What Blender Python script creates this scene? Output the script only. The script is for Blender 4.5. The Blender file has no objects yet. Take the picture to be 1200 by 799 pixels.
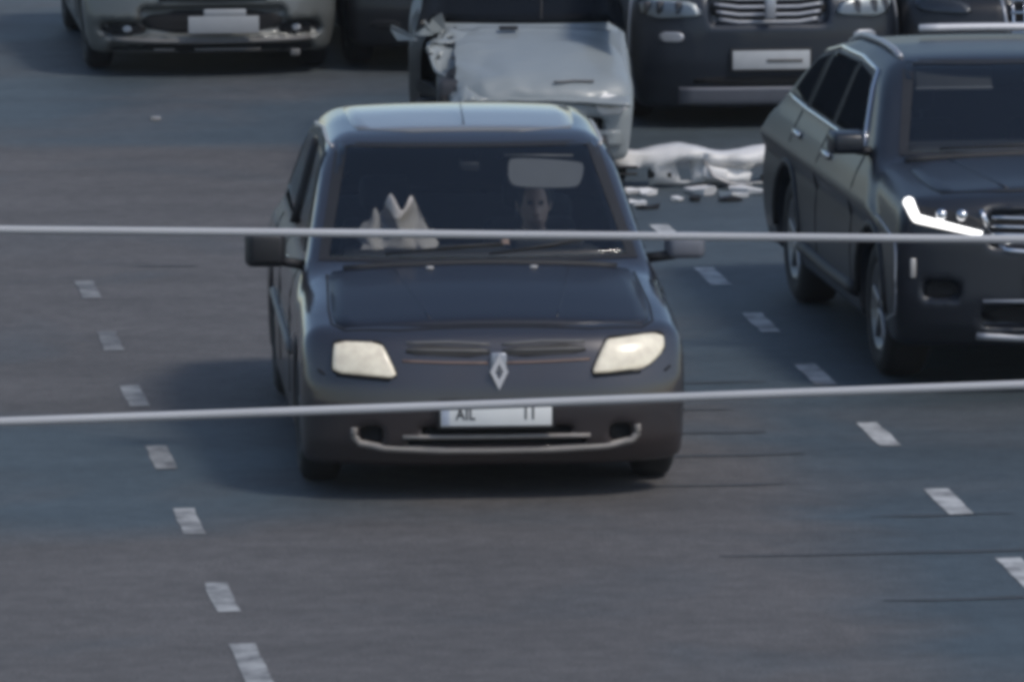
import bpy, bmesh, math, random
import numpy as np
from mathutils import Vector, Matrix, noise
from mathutils.bvhtree import BVHTree

random.seed(7)
SC = bpy.context.scene
COL = SC.collection

# ------------------------------------------------------------------ camera
CAM_H = 5.83
cam_d = bpy.data.cameras.new('camera')
cam = bpy.data.objects.new('camera', cam_d)
COL.objects.link(cam)
cam_d.sensor_width = 36.0
cam_d.lens = 258.0
cam_d.clip_start = 0.5
cam_d.clip_end = 3000
cam.location = (0, 0, CAM_H)
cam.rotation_euler = (math.radians(90 - 8.49), 0, math.radians(-6.76))
SC.camera = cam

# ------------------------------------------------------------------ sky, sun, exposure
SUN_EL, SUN_AZ = math.radians(52), math.radians(134)      # hazy sun from the right, a little behind the camera
w = bpy.data.worlds.new('World')
SC.world = w
w.use_nodes = True
nt = w.node_tree
sky = nt.nodes.new('ShaderNodeTexSky')
sky.sky_type = 'NISHITA'
sky.sun_disc = False
sky.sun_elevation = SUN_EL
sky.sun_rotation = SUN_AZ
sky.air_density = 1.0
sky.dust_density = 1.0
sky.ozone_density = 0.6
nt.nodes['Background'].inputs['Strength'].default_value = 0.13
nt.links.new(sky.outputs[0], nt.nodes['Background'].inputs['Color'])
sl = bpy.data.lights.new('sun', 'SUN')
sl.energy = 1.7
sl.angle = math.radians(11)
sl.color = (1.0, 0.95, 0.88)
so = bpy.data.objects.new('sun', sl)
COL.objects.link(so)
sd = Vector((math.sin(SUN_AZ) * math.cos(SUN_EL), math.cos(SUN_AZ) * math.cos(SUN_EL), math.sin(SUN_EL)))
so.rotation_euler = sd.to_track_quat('Z', 'Y').to_euler()
SC.view_settings.view_transform = 'Standard'
SC.view_settings.look = 'None'
SC.view_settings.exposure = 0.14
SC.view_settings.gamma = 1.0
SC.cycles.use_denoising = True
SC.cycles.filter_width = 4.6          # soft, long-lens video sharpness
SC.cycles.max_bounces = 8
SC.cycles.transparent_max_bounces = 12


# ------------------------------------------------------------------ materials
def new_mat(name):
    m = bpy.data.materials.new(name)
    m.use_nodes = True
    return m, m.node_tree, m.node_tree.nodes['Principled BSDF']


def N(t, kind, **kw):
    n = t.nodes.new(kind)
    for k, v in kw.items():
        setattr(n, k, v)
    return n


def simple(name, col, rough=0.5, metal=0.0, coat=0.0, spec=0.5, emit=None, es=0.0, vary=0.12, scale=9.0, bump=0.0):
    """plain surface with a little noise in colour and gloss"""
    m, t, b = new_mat(name)
    tc = N(t, 'ShaderNodeTexCoord')
    nz = N(t, 'ShaderNodeTexNoise')
    nz.inputs['Scale'].default_value = scale
    nz.inputs['Detail'].default_value = 5
    t.links.new(tc.outputs['Object'], nz.inputs['Vector'])
    mx = N(t, 'ShaderNodeMix', data_type='RGBA')
    mx.inputs['A'].default_value = (*[c * (1 - vary) for c in col], 1)
    mx.inputs['B'].default_value = (*[min(1, c * (1 + vary)) for c in col], 1)
    t.links.new(nz.outputs['Fac'], mx.inputs['Factor'])
    t.links.new(mx.outputs['Result'], b.inputs['Base Color'])
    b.inputs['Roughness'].default_value = rough
    b.inputs['Metallic'].default_value = metal
    b.inputs['Coat Weight'].default_value = coat
    b.inputs['Coat Roughness'].default_value = 0.08
    b.inputs['Specular IOR Level'].default_value = spec
    if emit:
        b.inputs['Emission Color'].default_value = (*emit, 1)
        b.inputs['Emission Strength'].default_value = es
    if bump:
        bp = N(t, 'ShaderNodeBump')
        bp.inputs['Strength'].default_value = bump
        bp.inputs['Distance'].default_value = 0.01
        t.links.new(nz.outputs['Fac'], bp.inputs['Height'])
        t.links.new(bp.outputs['Normal'], b.inputs['Normal'])
    return m


def paint(name, col, dust=(0.20, 0.17, 0.15), amt=0.5, rough=0.32, coat=0.6, metal=0.3, zd=0.55, cior=1.5):
    """car paint with road dust: thick low down on the panels, thin and patchy higher up"""
    m, t, b = new_mat(name)
    tc = N(t, 'ShaderNodeTexCoord')
    sx = N(t, 'ShaderNodeSeparateXYZ')
    t.links.new(tc.outputs['Object'], sx.inputs[0])
    mr = N(t, 'ShaderNodeMapRange')
    mr.inputs['From Min'].default_value = zd + 0.25
    mr.inputs['From Max'].default_value = zd - 0.3
    t.links.new(sx.outputs['Z'], mr.inputs['Value'])
    nz = N(t, 'ShaderNodeTexNoise')
    nz.inputs['Scale'].default_value = 3.5
    nz.inputs['Detail'].default_value = 8
    nz.inputs['Roughness'].default_value = 0.65
    t.links.new(tc.outputs['Object'], nz.inputs['Vector'])
    ad = N(t, 'ShaderNodeMath', operation='MULTIPLY_ADD')
    t.links.new(mr.outputs[0], ad.inputs[0])
    ad.inputs[1].default_value = 0.7
    sb = N(t, 'ShaderNodeMath', operation='MULTIPLY')
    t.links.new(nz.outputs['Fac'], sb.inputs[0])
    sb.inputs[1].default_value = 0.45
    t.links.new(sb.outputs[0], ad.inputs[2])
    ml = N(t, 'ShaderNodeMath', operation='MULTIPLY', use_clamp=True)
    t.links.new(ad.outputs[0], ml.inputs[0])
    ml.inputs[1].default_value = amt
    mx = N(t, 'ShaderNodeMix', data_type='RGBA')
    mx.inputs['A'].default_value = (*col, 1)
    mx.inputs['B'].default_value = (*dust, 1)
    t.links.new(ml.outputs[0], mx.inputs['Factor'])
    t.links.new(mx.outputs['Result'], b.inputs['Base Color'])
    mr2 = N(t, 'ShaderNodeMapRange')
    mr2.inputs['To Min'].default_value = rough
    mr2.inputs['To Max'].default_value = 0.75
    t.links.new(ml.outputs[0], mr2.inputs['Value'])
    t.links.new(mr2.outputs[0], b.inputs['Roughness'])
    b.inputs['Metallic'].default_value = metal
    iv = N(t, 'ShaderNodeMath', operation='MULTIPLY_ADD')
    t.links.new(ml.outputs[0], iv.inputs[0])
    iv.inputs[1].default_value = -coat
    iv.inputs[2].default_value = coat
    t.links.new(iv.outputs[0], b.inputs['Coat Weight'])
    b.inputs['Coat Roughness'].default_value = 0.10
    b.inputs['Coat IOR'].default_value = cior
    return m


def glass_mat(name, tint=0.55, rough=0.03):
    m = bpy.data.materials.new(name)
    m.use_nodes = True
    t = m.node_tree
    t.nodes.clear()
    out = N(t, 'ShaderNodeOutputMaterial')
    fr = N(t, 'ShaderNodeFresnel')
    fr.inputs['IOR'].default_value = 1.7
    tr = N(t, 'ShaderNodeBsdfTransparent')
    tr.inputs['Color'].default_value = (tint, tint * 1.04, tint * 1.05, 1)
    gl = N(t, 'ShaderNodeBsdfGlossy')
    gl.inputs['Roughness'].default_value = rough
    tc = N(t, 'ShaderNodeTexCoord')
    nz = N(t, 'ShaderNodeTexNoise')
    nz.inputs['Scale'].default_value = 4
    t.links.new(tc.outputs['Object'], nz.inputs['Vector'])
    mr = N(t, 'ShaderNodeMapRange')
    mr.inputs['To Min'].default_value = rough
    mr.inputs['To Max'].default_value = rough + 0.08
    t.links.new(nz.outputs['Fac'], mr.inputs['Value'])
    t.links.new(mr.outputs[0], gl.inputs['Roughness'])
    mx = N(t, 'ShaderNodeMixShader')
    t.links.new(fr.outputs[0], mx.inputs[0])
    t.links.new(tr.outputs[0], mx.inputs[1])
    t.links.new(gl.outputs[0], mx.inputs[2])
    t.links.new(mx.outputs[0], out.inputs[0])
    return m


M = {}
M['navy'] = paint('navy_paint', (0.020, 0.024, 0.034), amt=0.6, dust=(0.060, 0.038, 0.028), zd=0.58, coat=1.0, rough=0.22, cior=1.7)
M['navyhood'] = paint('navy_hood_paint', (0.012, 0.015, 0.025), amt=0.10, dust=(0.105, 0.09, 0.08), zd=0.5, coat=0.2, rough=0.45)
M['sheenroof'] = simple('sky_sheen_roof_paint', (0.165, 0.168, 0.172), 0.35, coat=1.0, vary=0.15, scale=4)  # paler than the body: sky reflection on the roof put into the colour
M['slate'] = paint('slate_paint', (0.009, 0.012, 0.019), amt=0.10, dust=(0.04, 0.042, 0.046), zd=0.4, coat=0.15, rough=0.4, metal=0.0)
M['sage'] = paint('sage_paint', (0.125, 0.135, 0.128), amt=0.4, dust=(0.09, 0.085, 0.08))
M['inkblue'] = paint('ink_paint', (0.010, 0.015, 0.025), amt=0.2, dust=(0.05, 0.055, 0.065), zd=0.4, coat=0.25, rough=0.4)
M['charcoal'] = paint('charcoal_paint', (0.010, 0.011, 0.014), amt=0.15, dust=(0.05, 0.05, 0.053), zd=0.4, coat=0.25, rough=0.4)
M['white'] = paint('white_paint', (0.24, 0.265, 0.27), amt=0.35, dust=(0.22, 0.225, 0.225), rough=0.4, metal=0.0, coat=0.3, zd=0.5)
M['bumperwhite'] = simple('white_bumper_plastic', (0.66, 0.64, 0.62), 0.45, vary=0.2, scale=5)
M['black'] = simple('black_plastic', (0.012, 0.012, 0.014), 0.6, vary=0.3)
M['void'] = simple('shadowed_cavity_plastic', (0.008, 0.008, 0.009), 0.85)
M['trim'] = simple('grey_trim_plastic', (0.13, 0.125, 0.12), 0.5, vary=0.2)
M['paletrim'] = simple('pale_trim', (0.42, 0.40, 0.385), 0.4, metal=0.3, vary=0.2)
M['chrome'] = simple('chrome', (0.62, 0.63, 0.65), 0.18, metal=1.0)
M['silver'] = simple('silver_plastic', (0.34, 0.35, 0.38), 0.4, metal=0.5)
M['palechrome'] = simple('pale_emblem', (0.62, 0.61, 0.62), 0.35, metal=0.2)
M['grilledark'] = simple('grille_plastic', (0.016, 0.014, 0.013), 0.6)
M['liptrim'] = simple('dusty_lip_plastic', (0.25, 0.225, 0.205), 0.55, vary=0.25, scale=14)
M['brasstrim'] = simple('warm_trim', (0.20, 0.13, 0.10), 0.45, vary=0.2)
M['rubber'] = simple('tyre_rubber', (0.018, 0.018, 0.019), 0.85, vary=0.25, scale=30)
M['alloy'] = simple('alloy_rim', (0.30, 0.30, 0.31), 0.4, metal=0.8)
M['steel'] = simple('dark_rim', (0.07, 0.07, 0.075), 0.5, metal=0.6)
M['glass'] = glass_mat('clear_glass', 0.9)
M['lens'] = glass_mat('lamp_lens', 0.96, 0.18)
M['tinted'] = simple('tinted_glass', (0.008, 0.010, 0.013), 0.12, spec=0.08, vary=0.1)
M['filmglass'] = simple('dark_film_glass', (0.016, 0.018, 0.021), 0.35, spec=0.0, vary=0.2)
M['bowl'] = simple('lamp_bowl_edge', (0.62, 0.53, 0.43), 0.4)
M['frosted'] = simple('glowing_frosted_lens', (0.78, 0.66, 0.52), 0.3, coat=0.4, emit=(1.0, 0.84, 0.64), es=0.12, vary=0.42, scale=22)  # faint glow added to lift the brightness of the lens
M['reflector'] = simple('lamp_reflector', (0.88, 0.78, 0.66), 0.45, metal=0.0)
M['bulb'] = simple('glowing_bulb', (0.9, 0.85, 0.7), 0.3, emit=(1.0, 0.86, 0.62), es=1.0)  # emission added to brighten the headlights
M['drl'] = simple('lit_running_light', (0.95, 0.95, 0.95), 0.3, emit=(1.0, 0.98, 0.95), es=1.6)
M['plate'] = simple('plate_white', (0.74, 0.74, 0.72), 0.4, vary=0.08)
M['plateink'] = simple('plate_ink', (0.02, 0.02, 0.025), 0.5)
M['bandblue'] = simple('plate_band', (0.40, 0.44, 0.52), 0.5)
M['cloth'] = simple('seat_cloth', (0.020, 0.021, 0.024), 0.9, vary=0.3, scale=60)
M['dash'] = simple('dashboard_plastic', (0.018, 0.019, 0.021), 0.7, vary=0.2)
M['visor'] = simple('visor_vinyl', (0.135, 0.14, 0.15), 0.7)
M['greyplate'] = simple('mid_grey_plate', (0.30, 0.31, 0.32), 0.5, vary=0.15)  # flat mid grey for the far saloon's plate and bracket
M['vanplate'] = simple('grey_plate', (0.42, 0.43, 0.44), 0.5, vary=0.15)
M['skid'] = simple('skid_plate_plastic', (0.15, 0.155, 0.18), 0.5, metal=0.2)
M['dimlamp'] = simple('dull_lamp_reflector', (0.42, 0.43, 0.44), 0.4, vary=0.3)
M['skin'] = simple('skin', (0.52, 0.35, 0.27), 0.55, vary=0.12, scale=25)
M['jacket'] = simple('dark_jacket', (0.022, 0.024, 0.03), 0.85, vary=0.3, scale=40)
M['hair'] = simple('dark_hair', (0.015, 0.012, 0.010), 0.7, vary=0.4, scale=60)
M['eye'] = simple('eye', (0.05, 0.04, 0.035), 0.2)
M['paper'] = simple('crumpled_paper', (0.38, 0.35, 0.33), 0.85, vary=0.2, scale=7)
M['cable'] = simple('cable_sheath', (0.42, 0.42, 0.43), 0.6, vary=0.22, scale=3)
M['dark_metal'] = simple('engine_metal', (0.05, 0.05, 0.055), 0.6, metal=0.4, vary=0.5, scale=14)


def asphalt():
    m, t, b = new_mat('asphalt')
    g = N(t, 'ShaderNodeNewGeometry')
    # damp areas: the right-hand lanes, a patch in the left lane, and the far side of the street
    big = N(t, 'ShaderNodeTexNoise')
    big.inputs['Scale'].default_value = 0.55
    big.inputs['Detail'].default_value = 4
    big.inputs['Distortion'].default_value = 0.5
    t.links.new(g.outputs['Position'], big.inputs['Vector'])
    sp = N(t, 'ShaderNodeSeparateXYZ')
    t.links.new(g.outputs['Position'], sp.inputs[0])

    def ramp(out, a, b):
        r = N(t, 'ShaderNodeMapRange', interpolation_type='SMOOTHSTEP')
        r.inputs['From Min'].default_value = a
        r.inputs['From Max'].default_value = b
        t.links.new(out, r.inputs['Value'])
        return r.outputs[0]

    def op(kind, a, b):
        n_ = N(t, 'ShaderNodeMath', operation=kind)
        for i_, v_ in enumerate((a, b)):
            if isinstance(v_, (int, float)):
                n_.inputs[i_].default_value = v_
            else:
                t.links.new(v_, n_.inputs[i_])
        return n_.outputs[0]
    right = ramp(sp.outputs['X'], 4.6, 5.9)
    left = op('MULTIPLY', op('MULTIPLY', ramp(sp.outputs['Y'], 32.6, 33.8), ramp(sp.outputs['Y'], 36.9, 36.0)), ramp(sp.outputs['X'], 3.9, 2.6))
    far = op('MULTIPLY', ramp(sp.outputs['Y'], 45.5, 49.5), 0.8)
    area = op('MAXIMUM', op('MAXIMUM', right, left), far)
    mixn = op('ADD', op('MULTIPLY', area, 0.62), op('MULTIPLY', op('SUBTRACT', big.outputs['Fac'], 0.5), 1.5))
    damp = N(t, 'ShaderNodeValToRGB')
    damp.color_ramp.elements[0].position = 0.05
    damp.color_ramp.elements[1].position = 0.60
    t.links.new(mixn, damp.inputs[0])
    # lateral wear streaks across the lanes
    mp2 = N(t, 'ShaderNodeMapping')
    mp2.inputs['Scale'].default_value = (0.6, 1.7, 1)
    t.links.new(g.outputs['Position'], mp2.inputs[0])
    st = N(t, 'ShaderNodeTexNoise')
    st.inputs['Scale'].default_value = 1.2
    st.inputs['Detail'].default_value = 6
    st.inputs['Roughness'].default_value = 0.6
    t.links.new(mp2.outputs[0], st.inputs['Vector'])
    fine = N(t, 'ShaderNodeTexNoise')
    fine.inputs['Scale'].default_value = 60
    fine.inputs['Detail'].default_value = 6
    t.links.new(g.outputs['Position'], fine.inputs['Vector'])
    mx = N(t, 'ShaderNodeMix', data_type='RGBA')
    mx.inputs['A'].default_value = (0.098, 0.092, 0.090, 1)     # dry, dusty
    mx.inputs['B'].default_value = (0.054, 0.070, 0.080, 1)     # damp, bluish binder
    t.links.new(damp.outputs[0], mx.inputs['Factor'])
    hs = N(t, 'ShaderNodeHueSaturation')
    t.links.new(mx.outputs['Result'], hs.inputs['Color'])
    mr = N(t, 'ShaderNodeMapRange')
    mr.inputs['From Min'].default_value = 0.3
    mr.inputs['From Max'].default_value = 0.7
    mr.inputs['To Min'].default_value = 0.84
    mr.inputs['To Max'].default_value = 1.16
    t.links.new(st.outputs['Fac'], mr.inputs['Value'])
    mr3 = N(t, 'ShaderNodeMapRange')
    mr3.inputs['From Min'].default_value = 0.3
    mr3.inputs['From Max'].default_value = 0.7
    mr3.inputs['To Min'].default_value = 0.7
    mr3.inputs['To Max'].default_value = 1.3
    t.links.new(fine.outputs['Fac'], mr3.inputs['Value'])
    mu = N(t, 'ShaderNodeMath', operation='MULTIPLY')
    mid = N(t, 'ShaderNodeTexNoise')
    mid.inputs['Scale'].default_value = 9
    mid.inputs['Detail'].default_value = 5
    t.links.new(g.outputs['Position'], mid.inputs['Vector'])
    mr4 = N(t, 'ShaderNodeMapRange')
    mr4.inputs['From Min'].default_value = 0.3
    mr4.inputs['From Max'].default_value = 0.7
    mr4.inputs['To Min'].default_value = 0.85
    mr4.inputs['To Max'].default_value = 1.15
    t.links.new(mid.outputs['Fac'], mr4.inputs['Value'])
    m0 = N(t, 'ShaderNodeMath', operation='MULTIPLY')
    t.links.new(mr.outputs[0], m0.inputs[0])
    t.links.new(mr4.outputs[0], m0.inputs[1])
    t.links.new(m0.outputs[0], mu.inputs[0])
    t.links.new(mr3.outputs[0], mu.inputs[1])
    t.links.new(mu.outputs[0], hs.inputs['Value'])
    t.links.new(hs.outputs[0], b.inputs['Base Color'])
    rr = N(t, 'ShaderNodeMapRange')
    rr.inputs['To Min'].default_value = 0.80
    rr.inputs['To Max'].default_value = 0.60
    t.links.new(damp.outputs[0], rr.inputs['Value'])
    t.links.new(rr.outputs[0], b.inputs['Roughness'])
    b.inputs['Specular IOR Level'].default_value = 0.35
    bp = N(t, 'ShaderNodeBump')
    bp.inputs['Strength'].default_value = 0.5
    bp.inputs['Distance'].default_value = 0.008
    t.links.new(fine.outputs['Fac'], bp.inputs['Height'])
    t.links.new(bp.outputs['Normal'], b.inputs['Normal'])
    return m


def road_paint(name='road_paint', hi=0.46, cut=0.30):
    m, t, b = new_mat(name)
    g = N(t, 'ShaderNodeNewGeometry')
    nz = N(t, 'ShaderNodeTexNoise')
    nz.inputs['Scale'].default_value = 5
    nz.inputs['Detail'].default_value = 8
    nz.inputs['Roughness'].default_value = 0.65
    t.links.new(g.outputs['Position'], nz.inputs['Vector'])
    rp = N(t, 'ShaderNodeValToRGB')
    rp.color_ramp.elements[0].position = cut
    rp.color_ramp.elements[0].color = (0.085, 0.085, 0.088, 1)
    rp.color_ramp.elements[1].position = cut + 0.28
    rp.color_ramp.elements[1].color = (hi, hi, hi * .98, 1)
    t.links.new(nz.outputs['Fac'], rp.inputs[0])
    t.links.new(rp.outputs[0], b.inputs['Base Color'])
    b.inputs['Roughness'].default_value = 0.75
    return m


M['asphalt'] = asphalt()
M['roadpaint'] = road_paint()
M['wornpaint'] = road_paint('worn_road_paint', 0.36, 0.34)
M['fadedpaint'] = road_paint('faded_road_paint', 0.24, 0.38)
M['tar'] = simple('tar_seam', (0.050, 0.055, 0.062), 0.85, vary=0.3, scale=4)


# ------------------------------------------------------------------ object helpers
def link(name, me, mat=None, parent=None, smooth=True):
    o = bpy.data.objects.new(name, me)
    COL.objects.link(o)
    if mat is not None:
        for mm in (mat if isinstance(mat, (list, tuple)) else [mat]):
            me.materials.append(mm)
    if parent is not None:
        o.parent = parent
    if smooth and len(me.polygons):
        me.polygons.foreach_set('use_smooth', [True] * len(me.polygons))
    return o


def mesh_obj(name, verts, faces, mat=None, parent=None, smooth=True):
    me = bpy.data.meshes.new(name)
    me.from_pydata([tuple(map(float, v)) for v in verts], [], [tuple(map(int, f)) for f in faces])
    me.update()
    return link(name, me, mat, parent, smooth)


def bm_obj(name, bm, mat=None, parent=None, smooth=True):
    me = bpy.data.meshes.new(name)
    bmesh.ops.recalc_face_normals(bm, faces=bm.faces)
    bm.to_mesh(me)
    bm.free()
    return link(name, me, mat, parent, smooth)


def thing(name, label, cat, loc=(0, 0, 0), rz=0.0, group=None):
    o = bpy.data.objects.new(name, None)
    COL.objects.link(o)
    o.location = loc
    o.rotation_euler = (0, 0, rz)
    o.empty_display_size = 0.2
    return tag(o, label, cat, group)


def tag(o, label, cat, group=None):
    o['label'] = label
    o['category'] = cat
    if group:
        o['group'] = group
    return o


def box_bm(sx, sy, sz, c=(0, 0, 0), bev=0.01, rot=None, seg=2):
    bm = bmesh.new()
    bmesh.ops.create_cube(bm, size=1)
    bmesh.ops.scale(bm, vec=(sx, sy, sz), verts=bm.verts)
    if bev:
        bmesh.ops.bevel(bm, geom=bm.edges[:], offset=min(bev, 0.45 * min(sx, sy, sz)), segments=seg, affect='EDGES', profile=0.5)
    if rot is not None:
        bmesh.ops.rotate(bm, cent=(0, 0, 0), matrix=rot, verts=bm.verts)
    bmesh.ops.translate(bm, vec=c, verts=bm.verts)
    return bm


def box(name, sx, sy, sz, c, mat, parent, bev=0.01, rot=None):
    return bm_obj(name, box_bm(sx, sy, sz, c, bev, rot), mat, parent, smooth=False if not bev else True)


def join_bm(a, b):
    me = bpy.data.meshes.new('tmp')
    b.to_mesh(me)
    b.free()
    a.from_mesh(me)
    bpy.data.meshes.remove(me)
    return a


def tube_geo(pts, r, seg=8, cap=True, flat=1.0):
    pts = [Vector(p) for p in pts]
    rs = r if isinstance(r, (list, tuple)) else [r] * len(pts)
    V, F = [], []
    up = Vector((0, 0, 1))
    for i, p in enumerate(pts):
        d = (pts[min(i + 1, len(pts) - 1)] - pts[max(i - 1, 0)]).normalized()
        a = d.cross(up)
        if a.length < 1e-3:
            a = d.cross(Vector((1, 0, 0)))
        a.normalize()
        b = d.cross(a).normalized()
        for k in range(seg):
            t = 2 * math.pi * k / seg
            V.append(p + a * math.cos(t) * rs[i] + b * math.sin(t) * rs[i] * flat)
    for i in range(len(pts) - 1):
        for k in range(seg):
            k2 = (k + 1) % seg
            F.append((i * seg + k, i * seg + k2, (i + 1) * seg + k2, (i + 1) * seg + k))
    if cap:
        F.append(tuple(range(seg))[::-1])
        F.append(tuple((len(pts) - 1) * seg + k for k in range(seg)))
    return V, F


def tube(name, pts, r, mat, parent, seg=8):
    V, F = tube_geo(pts, r, seg)
    return mesh_obj(name, V, F, mat, parent)


def chaikin(pts, n=1, closed=True):
    for _ in range(n):
        q = []
        L = len(pts)
        for i in range(L if closed else L - 1):
            a, b = pts[i], pts[(i + 1) % L]
            q.append((a[0] * .75 + b[0] * .25, a[1] * .75 + b[1] * .25))
            q.append((a[0] * .25 + b[0] * .75, a[1] * .25 + b[1] * .75))
        if not closed:
            q = [pts[0]] + q + [pts[-1]]
        pts = q
    return pts


# ------------------------------------------------------------------ implicit surfaces
def smax(a, b, k):
    h = np.clip(k - np.abs(a - b), 0, None)
    return np.maximum(a, b) + h * h / (4 * k)


def smin(a, b, k):
    return -smax(-a, -b, k)


def surface_nets(fun, lo, hi, h):
    n = [int(math.ceil((hi[i] - lo[i]) / h)) + 1 for i in range(3)]
    ax = [lo[i] + h * np.arange(n[i]) for i in range(3)]
    X, Y, Z = np.meshgrid(*ax, indexing='ij')
    f = fun(X, Y, Z)
    s = f < 0
    nx, ny, nz = n
    cs = (slice(0, -1), slice(1, None))
    cnt = np.zeros((nx - 1, ny - 1, nz - 1), int)
    for a in (0, 1):
        for b in (0, 1):
            for c in (0, 1):
                cnt += s[cs[a], cs[b], cs[c]]
    act = (cnt > 0) & (cnt < 8)
    idx = -np.ones(act.shape, int)
    cells = np.argwhere(act)
    idx[act] = np.arange(len(cells))
    acc = np.zeros((len(cells), 3))
    num = np.zeros(len(cells))
    base = cells
    cor = [(a, b, c) for a in (0, 1) for b in (0, 1) for c in (0, 1)]
    for p in cor:
        for ax_ in range(3):
            if p[ax_] == 1:
                continue
            q = list(p)
            q[ax_] = 1
            f0 = f[base[:, 0] + p[0], base[:, 1] + p[1], base[:, 2] + p[2]]
            f1 = f[base[:, 0] + q[0], base[:, 1] + q[1], base[:, 2] + q[2]]
            m = (f0 < 0) != (f1 < 0)
            t = np.where(m, f0 / np.where(m, f0 - f1, 1), 0)
            pos = np.zeros((len(cells), 3)) + np.array(p)
            pos[:, ax_] += t
            acc[m] += pos[m]
            num[m] += 1
    V = (base + acc / num[:, None]) * h + np.array(lo)
    F = []
    for ax_ in range(3):
        o1, o2 = [(1, 2), (2, 0), (0, 1)][ax_]
        sl0 = [slice(None)] * 3
        sl1 = [slice(None)] * 3
        sl0[ax_] = slice(0, -1)
        sl1[ax_] = slice(1, None)
        e = np.argwhere(s[tuple(sl0)] != s[tuple(sl1)])
        ok = (e[:, o1] > 0) & (e[:, o2] > 0) & (e[:, o1] < n[o1] - 1) & (e[:, o2] < n[o2] - 1)
        e = e[ok]
        sg = s[tuple(sl0)][e[:, 0], e[:, 1], e[:, 2]]
        d1 = np.zeros(3, int)
        d1[o1] = 1
        d2 = np.zeros(3, int)
        d2[o2] = 1
        q = [e - d1 - d2, e - d2, e, e - d1]
        qi = np.stack([idx[k[:, 0], k[:, 1], k[:, 2]] for k in q], 1)
        qi[~sg] = qi[~sg][:, ::-1]
        F.append(qi)
    F = np.concatenate(F)
    # pull the vertices onto the surface
    for _ in range(3):
        e = h * 0.1
        x, y, z = V.T
        f0 = fun(x, y, z)
        g = np.stack([fun(x + e, y, z) - fun(x - e, y, z), fun(x, y + e, z) - fun(x, y - e, z),
                      fun(x, y, z + e) - fun(x, y, z - e)], 1) / (2 * e)
        st = f0 / np.maximum((g * g).sum(1), 0.15)
        st = np.clip(st, -h * .4, h * .4)
        V = V - g * st[:, None] * 0.9
    return V, F


def prof(pts):
    """smoothed profile curve"""
    a = np.array(pts, float)
    t = np.linspace(a[0, 0], a[-1, 0], 400)
    v = np.interp(t, a[:, 0], a[:, 1])
    kk = np.ones(21) / 21
    vp = np.concatenate([np.full(10, v[0]), v, np.full(10, v[-1])])
    v = np.convolve(vp, kk, 'valid')
    return lambda q: np.interp(q, t, v)


# ------------------------------------------------------------------ cars
class Car:
    pass


def build_body(spec):
    c = Car()
    c.__dict__.update(spec)
    top = prof(spec['top'])          # bonnet, belt line, boot: z over y
    fr = prof(spec['front'])         # front face: y over z
    rr = prof(spec['rear'])          # rear face: distance in from the tail over z
    roof = prof(spec['roof'])        # z over y
    W, L = spec['W'], spec['L']
    wb0, wb1, wr = spec['wheels']
    ws, rs = spec['ws'], spec['rs']  # screens: (y, z) base and top
    gtan = spec.get('gtan', 0.24)
    zb = spec['belt']
    fc, fp = spec.get('fcurve', (0.2, 3.0))
    cuts = spec.get('cuts', [])

    def fun(x, y, z):
        ax = np.abs(x)
        u = ax / W
        side = ax - (W - np.where(z < 0.58, spec.get('tuck', 0.055), 0.055) * ((z - 0.58) / 0.42) ** 2)
        yf = fr(z) + fc * u ** fp
        yr = L - rr(z) - 0.16 * u ** 3
        low = smax(side, z - (top(y) - 0.05 * u ** 2 - 0.02 * u ** 6), 0.10)
        low = smax(low, (yf - y), 0.07)
        low = smax(low, (y - yr), 0.10)
        low = smax(low, spec['bottom'] - z, 0.05)
        gs = ax - (W - 0.075 - np.clip(z - zb, -0.2, 2) * gtan)
        dy, dz = ws[1][0] - ws[0][0], ws[1][1] - ws[0][1]
        ln = math.hypot(dy, dz)
        wsd = ((z - ws[0][1]) * dy - (y - ws[0][0] - 0.13 * u ** 2) * dz) / ln
        dy2, dz2 = rs[1][0] - rs[0][0], rs[0][1] - rs[1][1]
        ln2 = math.hypot(dy2, dz2)
        rsd = ((y - rs[0][0] + 0.10 * u ** 2) * dz2 * -1 - (z - rs[0][1]) * (rs[0][0] - rs[1][0])) / ln2 * -1
        rsd = ((y - rs[0][0] + 0.10 * u ** 2) * (rs[1][1] - rs[0][1]) + (z - rs[0][1]) * (rs[0][0] - rs[1][0])) / math.hypot(rs[0][0] - rs[1][0], rs[1][1] - rs[0][1])
        gh = smax(gs, z - (roof(y) - 0.05 * u ** 2.5), 0.14)
        gh = smax(gh, wsd, 0.06)
        gh = smax(gh, rsd, 0.08)
        gh = smax(gh, (zb - 0.25) - z, 0.05)
        f = smin(low, gh, 0.05)
        for (cx, cz, hx, hz, dep, r) in cuts:
            qx = np.abs(ax - cx) - (hx - r)
            qz = np.abs(z - cz) - (hz - r)
            d2 = np.hypot(np.clip(qx, 0, None), np.clip(qz, 0, None)) + np.minimum(np.maximum(qx, qz), 0) - r
            cut = np.maximum(d2, y - (yf + dep))
            f = smax(f, -cut, 0.012)
        for wy in (wb0, wb1):
            cyl = np.maximum(np.hypot(y - wy, z - wr) - (wr + 0.045), (W - 0.27) - ax)
            f = smax(f, -cyl, 0.02)
        return f
    c.fun = fun
    hh = spec.get('res', 0.03)
    zmax = max(p[1] for p in spec['roof']) + 0.1
    V, F = surface_nets(fun, (-W - 0.08, -0.1, spec['bottom'] - 0.08), (W + 0.08, L + 0.1, zmax), hh)
    c.V, c.F = V, F
    c.bvh = BVHTree.FromPolygons([tuple(v) for v in V], [tuple(int(i) for i in f) for f in F])
    return c


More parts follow.
